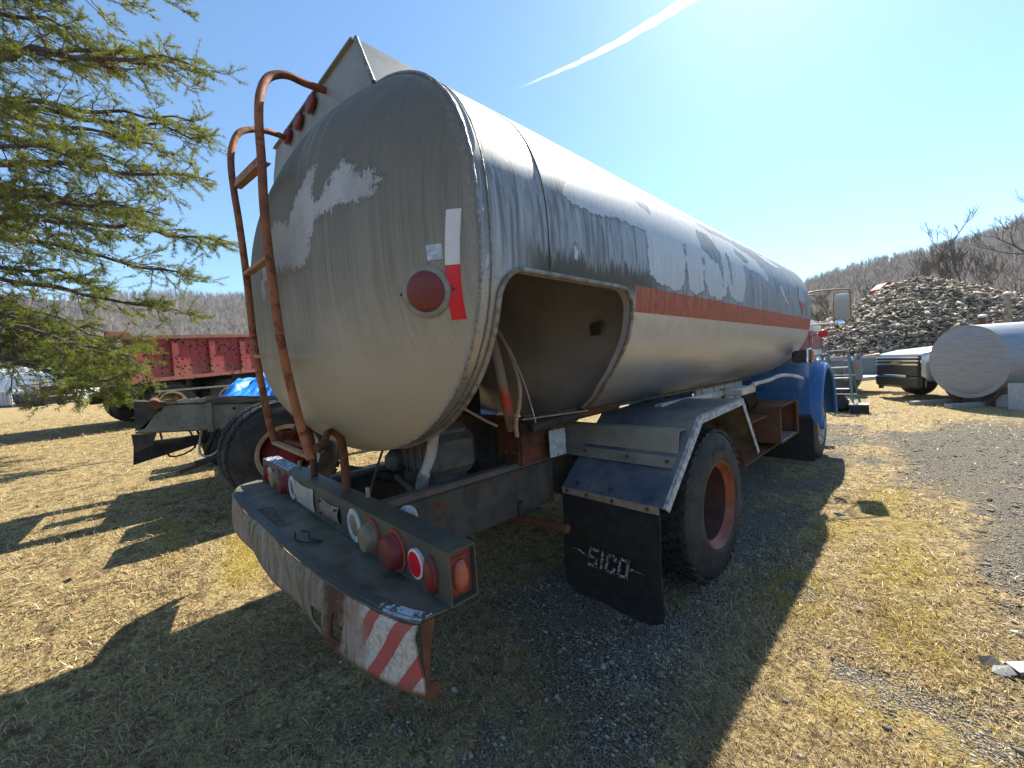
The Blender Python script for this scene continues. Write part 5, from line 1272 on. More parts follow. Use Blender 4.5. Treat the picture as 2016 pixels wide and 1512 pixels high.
for ly in (.35, 1.3, 2.4, 3.5):
    P, d = dprism([(-.2, ly, 1.62+.03*ly), (-.2, ly+.12, 1.62+.03*ly), (-.2, ly+.12, zr(ly, 0)), (-.2, ly, zr(ly, 0))], (-W+.4, 0, 0)); MB().prism(P, d).build('bed_bearer', M_DARKST, DT, 0)
P, d = dprism([(-.06, .6, 1.585), (.0, .6, 1.585), (.0, .6, 1.63), (-.06, .6, 1.63)], (0, 4.2, 0)); MB().prism(P, d+Vector((0, 0, .12))).build('side_bar', M_ALU, DT, 0)
axd = Vector((math.cos(DT_A), math.sin(DT_A), 0))
for ly in (.95, 2.25):
    for lx, o_ in ((-.06, 1), (-.40, 1), (-W+.06, -1), (-W+.40, -1)):
        gg = gzf(*dt(lx, ly, 0)[:2])
        wheel('wheel', DT, dt(lx, ly, gg+.50), axd*o_, .51, .29, .26, M_RIMCH if lx == -.06 else M_RUST, dish=.14, nl=30, lug='rib', lugh=.02)
for lx in (-.1, -W+.1): wheel('front_wheel', DT, dt(lx, 6.6, gzf(*dt(lx, 6.6, 0)[:2])+.5), axd*(1 if lx > -1 else -1), .5, .29, .25, M_RUST, dish=.05, nl=24, lug='rib')
b = MB(); V = []
for lx in (-.15, -W+.15):
    for ly in (5.5, 7.6):
        for z in (1.2, 2.9): V.append(dt(lx, ly, z))
b.add(V, [(0, 1, 3, 2), (4, 6, 7, 5), (0, 4, 5, 1), (2, 3, 7, 6), (0, 2, 6, 4), (1, 5, 7, 3)]); b.build('cab', M_BED, DT, 0)
P, d = dprism([(-.02, .22, 1.30), (-.02, .30, 1.30), (-.02, .30, 1.80), (-.02, .22, 1.80)], (-.06, 0, 0)); MB().prism(P, d).build('hinge_post', M_DARKST, DT, 0)
# dark stump of a mast above the far end of the bed
b = MB(); P, d = dprism([(-.3, 3.9, 3.2), (-.3, 4.3, 3.2), (-.3, 4.3, 3.42), (-.3, 3.9, 3.42)], (-.5, 0, 0)); b.prism(P, d); b.build('load_bundle', M_RUST, DT, 0)

# ------------------------------------------------------------ far left yard clutter
def sth(name, a, d, label, cat, z=None, rot=0.0, group=None):
    p = view_pt(a, d); zz = gzf(p.x, p.y) if z is None else z
    o = bpy.data.objects.new(name, None); COL.objects.link(o); o.location = (p.x, p.y, zz); o.rotation_euler = (0, 0, VIEW_ROT+rot); o['_o'] = (0, 0, 0)
    return tag(o, label, cat, group)
N = NT('tote_plastic'); N.set(color=N.mix(N.noise(3), (0.45, 0.50, 0.56), (0.60, 0.64, 0.68)), rough=.4, trans=.15); M_TOTE = N.m
M_GALV = surf('galvanised_bar', (0.50, 0.52, 0.54), (0.35, 0.37, 0.39), 12, rough=.4, metal=.6, bump=.1)
M_PALLET = surf('black_pallet', (0.03, 0.03, 0.035), (0.06, 0.06, 0.06), 6, rough=.7)
T_ = sth('liquid_tote', -35.3, 27.0, 'white caged liquid tote at the far left edge of the yard', 'liquid tote', rot=.15)
MB().box((0, 0, .66), (1.1, .95, 1.0), None, .08).build('bottle', M_TOTE, T_, 30)
MB().box((0, 0, .07), (1.2, 1.0, .14), None, .01).build('pallet', M_PALLET, T_, 0)
for z in (.2, .42, .64, .86, 1.08, 1.2):
    b = MB(); P = [(-.58, -.5, z), (.58, -.5, z), (.58, .5, z), (-.58, .5, z), (-.58, -.5, z)]
    for a_, b_ in zip(P, P[1:]): b.bar(a_, b_, .03)
    b.build('cage_bar', M_GALV, T_, 0)
for k in range(6):
    for y in (-.51, .51): MB().bar((-.55+k*.22, y, .14), (-.55+k*.22, y, 1.2), .028).build('cage_bar', M_GALV, T_, 0)
# tyres in a leaning row
M_TYREF = surf('grey_old_tyre', (0.05, 0.05, 0.05), (0.09, 0.09, 0.085), 12, rough=.7)  # lighter grey rubber than the truck tyres
lbl = ['leftmost old tyre of the row standing beside the caged tote', 'second old tyre from the caged tote', 'third old tyre from the caged tote, mid row', 'old tyre nearest the rusty trailer frame', 'smaller old tyre leaning on the row near the rusty frame']
proto = None
for i in range(5):
    if proto is None:
        proto = sth('old_tyre', -33.9, 26.6, lbl[0], 'tyre', group='old tyres standing in a row')
        MB().lathe([(.11, .3), (.14, .40), (.13, .5), (.09, .545), (-.09, .545), (-.13, .5), (-.14, .40), (-.11, .3), (.11, .3)], (0, 0, .54), (1, .15, 0), 32).build('tread', M_TYREF, proto, 40); o = proto
    else:
        o = copy_tree(proto); p = view_pt(-33.9+i*.36, 26.6-.05*i); o.location = (p.x, p.y, gzf(p.x, p.y)); o['label'] = lbl[i]; s_ = 1-.06*i; o.scale = (1, s_, s_)
    o.rotation_euler = (0, -.12+.03*i, VIEW_ROT+.35+.04*i)
# rusty utility trailer body with mesh side and yellow-topped stakes
UT = sth('utility_trailer', -30.4, 25.2, 'rusty brown trailer body with mesh side rack and yellow topped stakes behind the pine boughs', 'trailer', rot=.05)
M_RUSTB = surf('rust_brown_panel', (0.17, 0.055, 0.03), (0.10, 0.035, 0.022), 5, rough=.8, bump=.3, rust=.2)
M_YEL = surf('yellow_paint', (0.60, 0.45, 0.03), (0.45, 0.33, 0.03), 9, rough=.5)
for i, z in enumerate((.42, .78, 1.12)): MB().box((.7, 0, z), (2.0, .06, .28), None, .01).build('side_board', M_RUSTB, UT, 0)
for x in (-.3, 1.72): MB().box((x, -.06, .85), (.09, .09, 1.35), None, .01).build('post', M_RUST, UT, 0)
for z in (.25, .95, 1.50): MB().bar((-.3, -.05, z), (1.72, -.05, z), .06).build('rail', M_RUST, UT, 0)
for z in (.55, 1.42): MB().bar((-1.75, .1, z), (-.3, 0, z), .05).build('rail', M_RUST, UT, 0)
for k in range(14): MB().bar((-1.7+k*.1, .1-.007*k, .55), (-1.7+k*.1, .1-.007*k, 1.42), .022).build('bar', M_DARKST, UT, 0)
for x in (-1.45, -.85, -.05, .45, 1.1, 1.75): MB().box((x, .12, 1.2), (.06, .06, .95), None, .01, ).build('stake', M_YEL, UT, 0)
MB().box((0, 0, .14), (3.7, .6, .12), None, .02).build('chassis', M_DARKST, UT, 0)
for x in (-.6, .6): MB().lathe([(-.08, .26), (-.08, .3), (.08, .3), (.08, .26), (.08, 0)], (x, .2, .28), (0, 1, 0), 24).build('wheel', M_TYREF, UT, 40)
# white polythene greenhouse
GH = sth('greenhouse', -60, 46, 'long white plastic covered greenhouse behind the pine at the far left', 'greenhouse', rot=.1)
N = NT('white_poly_sheet'); N.set(color=N.mix(N.noise(.8, 5), (0.62, 0.66, 0.66), (0.78, 0.80, 0.78)), rough=.35); N.bump(N.noise(2, 5), .3, .1); M_POLY = N.m
rows = []
for i in range(21):
    a = math.pi*i/20; rows.append([(x_, -4*math.cos(a), 4.4*math.sin(a)**.8+(.05 if j % 2 else 0)) for j, x_ in enumerate(np.linspace(-14, 9.5, 20))])
MB().sheet(rows).build('cover', M_POLY, GH, 60)
b = MB()
b.add([(9.5, -4*math.cos(math.pi*i/20), 4.4*math.sin(math.pi*i/20)**.8) for i in range(21)], [tuple(range(21))]); b.build('end_wall', M_POLY, GH, 0)
for x_ in np.linspace(-14, 9.5, 9): MB().tube([(x_, -4.03*math.cos(math.pi*i/20), 4.43*math.sin(math.pi*i/20)**.8) for i in range(21)], .04, 5, False).build('hoop', M_GALV, GH, 60)
SHD = sth('storage_shed', -26, 40, 'low grey blue shed glimpsed between the pine boughs and the red bed', 'shed', rot=.1)
MB().box((0, 0, 1.2), (7, 3, 2.4)).build('wall', surf('grey_blue_siding', (0.28, 0.32, 0.38), (0.34, 0.38, 0.43), 3, rough=.6), SHD, 0)
MB().prism([(-3.7, -1.8, 2.4), (3.7, -1.8, 2.4), (3.7, 0, 3.1), (-3.7, 0, 3.1)], (0, 0, .06)).build('roof', M_GALV, SHD, 0)
MB().prism([(-3.7, 1.8, 2.4), (3.7, 1.8, 2.4), (3.7, .001, 3.1), (-3.7, .001, 3.1)], (0, 0, .06)).build('roof', M_GALV, SHD, 0)
MB().box((.5, -1.51, 1.0), (1.0, .04, 2.0)).build('door', M_WHITEST, SHD, 0)
# pale low house beyond the dump truck frame
HS = sth('house', -14.6, 34, 'pale low building seen through the gap under the red dump bed', 'building')
MB().box((0, 0, 1.25), (10, 4, 2.6)).build('wall', surf('cream_siding', (0.55, 0.48, 0.38), (0.6, 0.55, 0.46), 2, rough=.7), HS, 0)
MB().prism([(-5.4, -2.4, 2.5), (-5.4, 2.4, 2.5), (-5.4, 0, 3.5)], (10.8, 0, 0)).build('roof', M_DARKST, HS, 0)
for x in (-3, 0, 3): MB().box((x, -2.02, 1.4), (.9, .04, 1.0)).build('window', M_DGLASS, HS, 0)
# ------------------------------------------------------------ right: container, ladder, trailer, pickup, tank, pile
CT = sth('shipping_container', 14.28, 20.6, 'blue and white striped container standing beyond the blue cab', 'container', z=0, rot=.10)
M_CTB = surf('container_blue', (0.035, 0.085, 0.30), (0.05, 0.11, 0.34), 4, rough=.5)
M_CTW = surf('container_white', (0.58, 0.62, 0.68), (0.50, 0.53, 0.58), 4, rough=.5)
MB().box((0, 1.3, 2.2), (4.6, 2.4, 2.55), None, .02).build('body', M_CTB, CT, 0)
for k in range(17): MB().box((-2.15+k*.265, .075, 2.17), (.12, .05, 2.3), None, .01).build('stripe', M_CTW, CT, 0)
for x in (-2.3, 2.36): MB().box((x, .09, 2.2), (.14, .16, 2.62), None, .01).build('corner_post', M_RUST, CT, 0)
MB().box((0, .06, 3.46), (4.6, .12, .12), None, .01).build('top_rail', M_ALU, CT, 0)
MB().box((0, 1.3, .45), (4.4, 2.2, .9), None, .02).build('support_cribbing', M_TIMB, CT, 0)

LD = sth('step_ladder', 8.30, 9.95, 'green and grey step ladder standing open beside the front wheel', 'ladder', z=0, rot=-.95)
M_LGR = surf('green_fibreglass', (0.02, 0.12, 0.10), (0.03, 0.15, 0.12), 9, rough=.5, bump=.05)
M_LBL = surf('grey_blue_fibreglass', (0.11, 0.17, 0.22), (0.14, 0.2, 0.25), 9, rough=.45, bump=.05)
for x in (-.1, .42):
    MB().bar((x-.05 if x < 0 else x+.05, -.42, 0), (x if x < 0 else x-.12, 0, 1.48), .035, .07, bev=.006).build('front_rail', M_LBL, LD, 0)
    MB().bar((x, .42, 0), (x if x < 0 else x-.12, .03, 1.44), .03, .05, bev=.006).build('rear_rail', M_LGR, LD, 0)
for k in range(5):
    t = (k+1)/5.6; y = -.42+.42*t
    MB().box((.16-.03*t, y, 1.48*t), (.50-.18*t, .09, .028), None, .006).build('step', M_GALV, LD, 0)
MB().box((.10, .0, 1.49), (.34, .16, .03), None, .008).build('top_cap', M_GALV, LD, 0)
for z in (.35, .85): MB().bar((-.1, .32-.3*z/1.4, z), (.40, .32-.3*z/1.4, z), .02).build('brace', M_GALV, LD, 0)
# black bag, planks, black crate
BG = MB(org=view_pt(7.98, 9.45, 0)); c = view_pt(7.98, 9.45, 0)
BG.box(c+Vector((0, 0, .21)), (.5, .36, .42), Matrix.Rotation(.6, 3, 'Z'), .1, (.6, .7))
tag(BG.build('rubber_pad', M_BLACKRUB, smooth=40), 'black rubber lump leaning at the foot of the step ladder', 'rubber pad')
for i, (a, d, r, l, lab) in enumerate(((8.42, 9.62, .3, .42, 'upper of the two pale boards lying at the ladder foot'), (8.36, 9.38, .45, .4, 'lower of the two pale boards lying at the ladder foot'))):
    p = view_pt(a, d, .03+.03*(1-i)); b = MB(org=p); b.box(p, (l, .16, .03), Matrix.Rotation(VIEW_ROT+r, 3, 'Z'), .004); tag(b.build('board', M_TIMB2, smooth=0), lab, 'board', 'pale boards by the ladder')
CR = sth('black_crate', 8.12, 9.05, 'low black box with a pale flat lid on the ground', 'crate', z=0, rot=-.75)
MB().box((0, 0, .10), (.34, .34, .19), None, .008).build('box', M_BLACKRUB, CR, 0)
MB().box((0, 0, .205), (.36, .36, .02), None, .006).build('lid', surf('pale_lid', (0.5, 0.5, 0.5), (0.62, 0.62, 0.62), 6, rough=.3), CR, 0)  # lid much paler than the box

# grey dump trailer
TR = sth('dump_trailer', 11.25, 12.5, 'grey dump trailer with open rear gates and red and white reflectors', 'trailer', z=0, rot=.24)
M_TG = surf('trailer_grey_shaded', (0.12, 0.15, 0.175), (0.16, 0.19, 0.21), 3, rough=.5, metal=.1, bump=.1, grime=.1)  # shaded copy of the trailer grey, darkened in the colour
M_TG2 = surf('trailer_grey_lit', (0.24, 0.27, 0.26), (0.30, 0.33, 0.31), 3, rough=.5, bump=.1)  # lit copy of the same grey, sunlight put into the colour
Ht = 1.16
for x in (0, 1.75): MB().box((x, 2.1, .84), (.05, 4.2, .62), None, .008).build('side_wall', M_TG, TR, 0)
MB().box((.875, 2.1, .52), (1.75, 4.2, .06), None, .008).build('floor', M_TG2, TR, 0)
MB().box((.875, 4.2, .84), (1.75, .05, .62), None, .008).build('front_wall', M_TG2, TR, 0)
for x in (0, 1.75):
    MB().box((x, -.03, .86), (.12, .10, .80), None, .01).build('corner_post', M_TG, TR, 0)
MB().box((.875, -.05, .50), (1.86, .10, .12), None, .01).build('rear_sill', M_TG2, TR, 0)
g1 = MB().box((-.36, -.05, .82), (.64, .05, .66), None, .008).build('gate', M_TG, TR, 0); g1['label'] = 'blue grey gate leaf swung open to the left'
MB().box((-.36, -.085, .98), (.30, .012, .05)).build('reflector', M_TAPER, g1, 0)
MB().prism([(-.25, -.04, 1.15), (.02, -.04, 1.15), (.02, -.04, 1.32), (-.10, -.04, 1.32)], (0, .04, 0)).build('gusset', M_TG, g1, 0)
g2 = MB().box((1.30, -.10, .82), (.50, .04, .60), None, .008).build('gate', M_TG2, TR, 0)
MB().prism([(1.30, -.10, 1.13), (1.62, -.10, 1.13), (1.62, -.10, 1.30), (1.45, -.10, 1.30)], (0, .04, 0)).build('gusset', M_TG, g2, 0)
for x, m in ((1.16, M_TAPEW), (1.26, M_TAPER), (1.36, M_TAPEW), (1.46, M_TAPER)): MB().box((x, -.125, 1.03), (.095, .008, .055)).build('reflector', m, g2, 0)
for x, m in ((.25, M_TAPEW), (.40, M_TAPER), (.52, M_TAPEW), (.64, M_TAPER)): MB().box((x, 4.165, 1.03), (.115, .01, .07)).build('reflector', m, TR, 0)
for x in (-.1, 1.85):
    for y in (1.6, 2.45):
        w_ = MB().lathe([(-.11, .20), (-.12, .30), (-.08, .36), (.08, .36), (.12, .30), (.11, .20), (.04, .19), (.02, 0)], (x, y, .36), (1, 0, 0), 28).build('wheel', M_TYREF, TR, 40)
for x in (-.36, 1.3): 
    pass
MB().lathe([(-.1, .2), (-.11, .3), (-.07, .36), (.07, .36), (.11, .3), (.1, .2), (.02, 0)], (-.12, .35, .36), (1, 0, 0), 28).build('wheel', M_TYREF, TR, 40)
MB().box((.85, -.06, .30), (.10, .08, .3)).build('jack_leg', M_BLACKRUB, TR, 0)

# silver pickup, nose towards the camera's left
hx, hz = -.95, .31
PU = sth('pickup_truck', 10.95, 11.0, 'silver pickup truck with black bumper and gold grille badge, half behind the steel tank', 'pickup truck', z=0, rot=math.atan2(hz, hx)+math.pi/2)
N = NT('silver_car_paint'); N.set(color=(0.50, 0.53, 0.55), metal=.5, rough=.28, coat=.6); M_SILV = N.m
N = NT('black_plastic'); N.set(color=(0.012, 0.014, 0.016), rough=.3, spec=.5); M_BPL = N.m
# local: -y... nose at y=0 facing -y, body towards +y
def ls(P): return P
def body_sec(y, w, z0, z1, r=.12):
    P = []
    for (sx, sz, a0) in ((1, 1, 0), (-1, 1, 90), (-1, -1, 180), (1, -1, 270)):
        for k in range(4):
            a = math.radians(a0+30*k); P.append((sx*(w/2-r)+r*math.cos(a), y, (z1-r if sz > 0 else z0+r)+r*math.sin(a)))
    return P
b = MB(); loft(b, [body_sec(.06, 1.92, .62, 1.25), body_sec(.14, 2.0, .52, 1.30), body_sec(.5, 2.02, .50, 1.37), body_sec(1.5, 2.03, .5, 1.44), body_sec(1.6, 2.03, .5, 1.30), body_sec(3.6, 2.03, .5, 1.30), body_sec(5.6, 2.0, .55, 1.30)])
pb = b.build('body', M_SILV, PU, 40)
b = MB(); loft(b, [[(x, y, z) for x, y, z in ((-.92, 1.35, 1.30), (.92, 1.35, 1.30), (.92, 3.7, 1.30), (-.92, 3.7, 1.30))], [(x, y, z) for x, y, z in ((-.72, 2.05, 1.88), (.72, 2.05, 1.88), (.74, 3.45, 1.88), (-.74, 3.45, 1.88))]])
b.build('cabin', M_SILV, PU, 30)
MB().prism([(-.80, 1.46, 1.36), (.80, 1.46, 1.36), (.66, 1.99, 1.84), (-.66, 1.99, 1.84)], (0, -.02, .012)).build('windscreen', M_DGLASS, PU, 0)
for s_ in (-1, 1): MB().prism([(s_*.90, 1.75, 1.40), (s_*.90, 3.55, 1.40), (s_*.745, 3.35, 1.82), (s_*.735, 2.15, 1.82)], (s_*.012, 0, .003)).build('side_window', M_DGLASS, PU, 0)
gr_ = MB().box((0, .05, .93), (1.84, .12, .56), None, .03).build('grille', M_BPL, PU, 0)
for z, h, m in ((1.165, .04, M_CHROME), (1.075, .045, M_CHROME), (.975, .05, M_CHROME)): MB().box((0, .005, z), (1.84, .04, h), None, .008).build('grille_bar', m, gr_, 0)
b = MB(); b.prism([(-.20, -.022, .995), (-.07, -.022, .995), (-.06, -.022, .975), (.06, -.022, .975), (.07, -.022, .995), (.20, -.022, .995), (.18, -.022, 1.055), (.06, -.022, 1.055), (.055, -.022, 1.075), (-.055, -.022, 1.075), (-.06, -.022, 1.055), (-.18, -.022, 1.055)], (0, .02, 0)); b.build('badge', surf('gold_badge', (0.55, 0.38, 0.12), (0.5, 0.34, 0.1), 9, rough=.35, metal=.6, bump=0), gr_, 0)
for s_ in (-1, 1):
    MB().box((s_*.88, .08, 1.06), (.20, .10, .13), Matrix.Rotation(s_*.35, 3, 'Z'), .03).build('headlight', M_CHROME, PU, 0)
    MB().box((s_*.90, .10, .86), (.16, .10, .17), Matrix.Rotation(s_*.35, 3, 'Z'), .03).build('headlight', M_DGLASS, PU, 0)
    MB().box((s_*.72, .0, .50), (.16, .05, .07), None, .02).build('fog_lamp', M_CHROME, PU, 0)
MB().box((0, .07, .50), (1.98, .20, .36), None, .07).build('bumper', M_BPL, PU, 30)
MB().box((0, -.035, .655), (1.0, .03, .07), None, .012).build('bumper_trim', M_CHROME, PU, 0)
for s_ in (-1, 1):
    MB().box((s_*1.12, 1.85, 1.42), (.24, .12, .2), None, .04).build('door_mirror', M_BPL, PU, 30)
    for y in (.98, 4.5):
        w_ = MB().lathe([(-.13, .22), (-.14, .36), (-.10, .41), (.10, .41), (.13, .36), (.12, .25), (.08, .23), (.07, 0)], (s_*.90, y, .41), (s_, 0, 0), 36).build('wheel', M_BLACKRUB, PU, 40)
        MB().lathe([(.085, .22), (.11, .20), (.10, .06), (.12, .0)], (s_*.90, y, .41), (s_, 0, 0), 6).build('rim', M_CHROME, w_, 20)

# horizontal steel tank on stands
ST = sth('steel_storage_tank', 10.62, 9.0, 'pale grey horizontal steel storage tank on angle iron legs', 'storage tank', z=0, rot=-.05)
N = NT('galvanised_tank'); X, Y, Z = N.sep(N.obj()); n_ = N.noise(1, 7, .7, stretch=(3, 3, 16)); n2 = N.noise(40, 5, .7)
N.set(color=N.mix(N.step(n_, .35, .7), (0.29, 0.31, 0.34), N.mix(n2, (0.20, 0.215, 0.245), (0.25, 0.265, 0.295))), rough=.5, metal=.25); N.bump(n2, .15, .004); M_ST = N.m
Rt, zc = .84, 1.03
MB().lathe([(-.05, 0), (-.045, .35), (-.028, .62), (-.005, Rt-.03), (.02, Rt), (5.5, Rt), (5.5, 0)], (0, 0, zc), (1, 0, 0), 96).build('cylinder', M_ST, ST, 35)
MB().lathe([(-.012, Rt-.03), (-.012, Rt+.006), (.03, Rt+.006), (.03, Rt-.001)], (0, 0, zc), (1, 0, 0), 96).build('end_rim', M_ST, ST, 35)
for s_ in (-1, 1):
    MB().bar((-.02+.25, s_*.62, .52), (.12, s_*.30, .06), .16, .03).build('angle_leg', M_RUST, ST, 0)
    MB().bar((3.6, s_*.62, .52), (3.6, s_*.30, .06), .16, .03).build('angle_leg', M_RUST, ST, 0)
M_CONC = surf('concrete_block', (0.45, 0.44, 0.43), (0.36, 0.355, 0.35), 10, rough=.85, bump=.3)
def blk(a, d, w, h, lab, z=0.0, rot=0, dd=.2):
    p = view_pt(a, d, z+h/2); b = MB(org=p); b.box(p, (w, dd, h), Matrix.Rotation(VIEW_ROT+rot, 3, 'Z'), .008); tag(b.build('concrete_block', M_CONC, smooth=0), lab, 'concrete block', 'concrete blocks under the steel tank')
blk(10.58, 8.08, .16, .56, 'tall narrow concrete block propping the steel tank')
blk(10.90, 8.54, .19, .28, 'short leaning concrete block behind the tall one under the steel tank', rot=.2)
for i, (d, lab) in enumerate(((8.75, 'long grey timber under the near side of the steel tank'), (9.55, 'long grey timber under the far side of the steel tank'))):
    p = view_pt(12.4, d, .05); b = MB(org=p); b.box(p, (4.9, .16, .10), Matrix.Rotation(VIEW_ROT-.03, 3, 'Z'), .01); tag(b.build('timber', M_TIMB2, smooth=0), lab, 'timber', 'timbers under the steel tank')
for i, (a, d, h, lab) in enumerate(((16.75, 13.0, 2.95, 'taller rusty vent pipe with white cap rising behind the steel tank'), (15.9, 13.0, 2.25, 'shorter rust brown vent pipe behind the steel tank'))):
    o = sth('vent_pipe', a, d, lab, 'pipe', z=0, group='vent pipes behind the steel tank')
    MB().tube([(0, 0, 0), (0, 0, h)], .085, 14).build('stack', M_RUST if i else surf('half_painted_pipe', (0.24, 0.20, 0.15), (0.36, 0.33, 0.27), 5, rough=.7, bump=.3, rust=.4), o, 40)
    MB().lathe([(0, .11), (.06, .11), (.10, .05), (.11, 0)], (0, 0, h), (0, 0, 1), 14).build('cap', M_WHITEST, o, 40)

# stone piles
def pile(a0, d0, rad, ht, nst, s0, label, seed, sub):
    rg = np.random.default_rng(seed); base = view_pt(a0, d0, 0)
    def hf(x, y):
        r = np.hypot(x, y)/rad; k = fbm(x*.35+sub, y*.35+9, 3)-.45
        return ht*np.clip(1-r**1.15+k*.25, 0, None)**.92
    n = 70; g = np.linspace(-rad*1.2, rad*1.2, n); A, B = np.meshgrid(g, g, indexing='ij'); H = hf(A, B)-.12
    V = np.stack([A+base.x, B+base.y, H], -1).reshape(-1, 3)
    F = [(i*n+j, (i+1)*n+j, (i+1)*n+j+1, i*n+j+1) for i in range(n-1) for j in range(n-1)]
    t = bpy.data.objects.new('stone_pile', None); COL.objects.link(t); t.location = base; t['_o'] = tuple(base); tag(t, label, 'stone pile')
    mesh_np('core', V, np.array(F), M_PCORE, parent=t, smooth=True, org=base)
    x = rg.uniform(-1.15, 1.15, nst)*rad; y = rg.uniform(-1.15, 1.15, nst)*rad; h = hf(x, y)
    # keep only the slopes a visitor to the yard could see
    keep = (h > .02) | (rg.random(nst) < .08); x, y, h = x[keep], y[keep], h[keep]; n_ = len(x)
    s_ = s0*np.exp(rg.normal(0, .38, n_))
    O = np.array([[1, 1, -1], [-1, 1, -1], [-1, -1, -1], [1, -1, -1], [1, 1, 1], [-1, 1, 1], [-1, -1, 1], [1, -1, 1]], float)
    V = O[None]*(1+rg.uniform(-.4, .3, (n_, 8, 3))); V[:, :, 2] *= .26; V[:, :, 1] *= .62
    def rot(V, a, i, j):
        c, s = np.cos(a)[:, None], np.sin(a)[:, None]; W = V.copy(); W[:, :, i] = V[:, :, i]*c-V[:, :, j]*s; W[:, :, j] = V[:, :, i]*s+V[:, :, j]*c; return W
    V = rot(V, rg.normal(0, .5, n_), 0, 2); V = rot(V, rg.normal(0, .5, n_), 1, 2); V = rot(V, rg.random(n_)*6.28, 0, 1)
    V = V*s_[:, None, None]+np.stack([x+base.x, y+base.y, h+rg.uniform(-.08, .06, n_)], 1)[:, None]
    b_ = np.arange(n_)[:, None]*8
    Q = np.concatenate([b_+np.array(t_)[None] for t_ in ((0, 3, 2, 1), (4, 5, 6, 7), (0, 1, 5, 4), (1, 2, 6, 5), (2, 3, 7, 6), (3, 0, 4, 7))], 0)
    gcol = .11+.40*rg.random(n_)**1.5; warm = rg.uniform(.82, 1.0, n_); C_ = np.stack([gcol*1.12, gcol*(.80+.12*warm), gcol*warm*.74], 1)
    o = mesh_np('stones', V.reshape(-1, 3), Q, M_PEB, parent=t, colors=np.repeat(C_, 8, 0), org=base); tag(o, kind='stuff')
    return t
N = NT('pile_soil'); N.set(color=N.mix(N.noise(3, 7), (0.05, 0.042, 0.03), (0.11, 0.095, 0.07)), rough=.95); M_PCORE = N.m
pile(27.2, 25.5, 9.6, 6.1, 60000, .088, 'tall pile of flat field stones rising behind the pickup and trailer', 31, 3)
pile(32.5, 21.5, 6.5, 4.4, 9000, .13, 'second lower pile of stones at the right edge behind the vent pipes', 32, 13)
RB = sth('red_loader_bucket', 28.3, 29.0, 'dark red steel chute edge poking up behind the top of the stone pile', 'loader bucket', z=0)
MB().prism([(-.45, 0, 5.2), (-.45, 0, 5.75), (.15, 0, 6.2), (.45, 0, 6.22), (.40, 0, 5.2)], (0, .8, 0)).build('bucket', surf('bucket_red', (0.25, 0.02, 0.03), (0.3, 0.03, 0.035), 3, rough=.5), RB, 0)
MB().bar((.40, .4, 6.15), (.9, .4, 5.9), .07).build('arm', M_GALV, RB, 0)
MB().box((0, .4, 2.6), (.8, .7, 5.2), None, .05).build('mast', M_RUST, RB, 0)

# length of bent aluminium trim lying in the grass, bottom right
p0 = Vector((.17, 2.74, .0)); g0 = gzf(p0.x, p0.y)
TRM = thing('metal_trim', (p0.x, p0.y, g0), 'torn length of grey aluminium channel lying in the grass at the right edge', 'metal trim')
dirv = Vector((.72, .62, .03)).normalized(); pv = Vector((-.62, .72, 0)).normalized()
def tp_(l, w, h): return p0+dirv*l+pv*w+Vector((0, 0, g0+h))
b = MB(); b.sheet([[tp_(l, w, h) for w, h in ((-.04, .020), (-.037, .032), (0, .036), (.022, .036), (.026, .024), (.042, .022))] for l in (.07, .3, .7, 1.2)], .002, (0, 0, -1)); M_TRIMG = surf('dull_aluminium_trim', (0.26, 0.26, 0.25), (0.16, 0.16, 0.155), 20, rough=.6, metal=.3, bump=.2, grime=.3); b.build('channel', M_TRIMG, TRM, 0)
b = MB(); b.add([tp_(-.02, -.015, .02), tp_(.0, -.035, .014), tp_(.08, -.035, .02), tp_(.07, .0, .035), tp_(.01, .01, .03)], [(0, 1, 3), (1, 2, 3), (0, 3, 4)]); b.build('torn_end', M_TRIMG, TRM, 0)
b = MB(); b.add([tp_(-.03, .02, .02), tp_(-.01, .055, .04), tp_(.05, .05, .045), tp_(.05, .0, .03)], [(0, 1, 2, 3)]); b.build('torn_end', M_BLACKRUB, TRM, 0)
# ------------------------------------------------------------ hills
def hill_h(phi):      # ridge elevation tangent by bearing from the camera's view axis, degrees
    return np.interp(phi, [-180, -100, -60, -50, -40, -30, -15, 0, 15, 28, 36, 42, 47, 51, 56, 65, 90, 180], [.10, .13, .17, .178, .180, .186, .17, .12, .09, .085, .118, .138, .150, .166, .180, .19, .17, .10])
def hill(phi_d, r):
    ph = np.asarray(phi_d); side = np.where(ph > 8, 0, 1)
    r0 = np.where(ph > 8, 95., 130.); r1 = np.where(ph > 8, 430., 420.)
    s_ = np.clip((r-r0)/(r1-r0), 0, 1.6)
    rise = np.where(s_ < 1, (s_**1.35), 1-.35*(s_-1)**2)
    k = (fbm(ph*.12+30+r*.002, r*.008, 4)-.47)
    return hill_h(ph)*r1*rise*(1+k*.22*np.minimum(s_*2, 1))+1.2*np.clip(-ph/40, 0, 1)
phs = np.concatenate([np.linspace(-180, -70, 40), np.linspace(-69, 75, 260), np.linspace(76, 180, 40)]); rs = np.concatenate([np.linspace(92, 450, 60), np.linspace(480, 900, 8)])
PH, RR = np.meshgrid(phs, rs, indexing='ij'); HH = hill(PH, RR)-.4
pr_ = np.radians(PH); A_ = RR*np.sin(pr_); D_ = RR*np.cos(pr_)
V = np.stack([EA.x*A_+FA.x*D_, EA.y*A_+FA.y*D_, HH], -1).reshape(-1, 3)
n0, n1_ = PH.shape; F = [(i*n1_+j, i*n1_+j+1, (i+1)*n1_+j+1, (i+1)*n1_+j) for i in range(n0-1) for j in range(n1_-1)]
N = NT('wooded_hillside'); n_ = N.noise(.9, 8, .8); n2 = N.noise(.02, 5, .6)
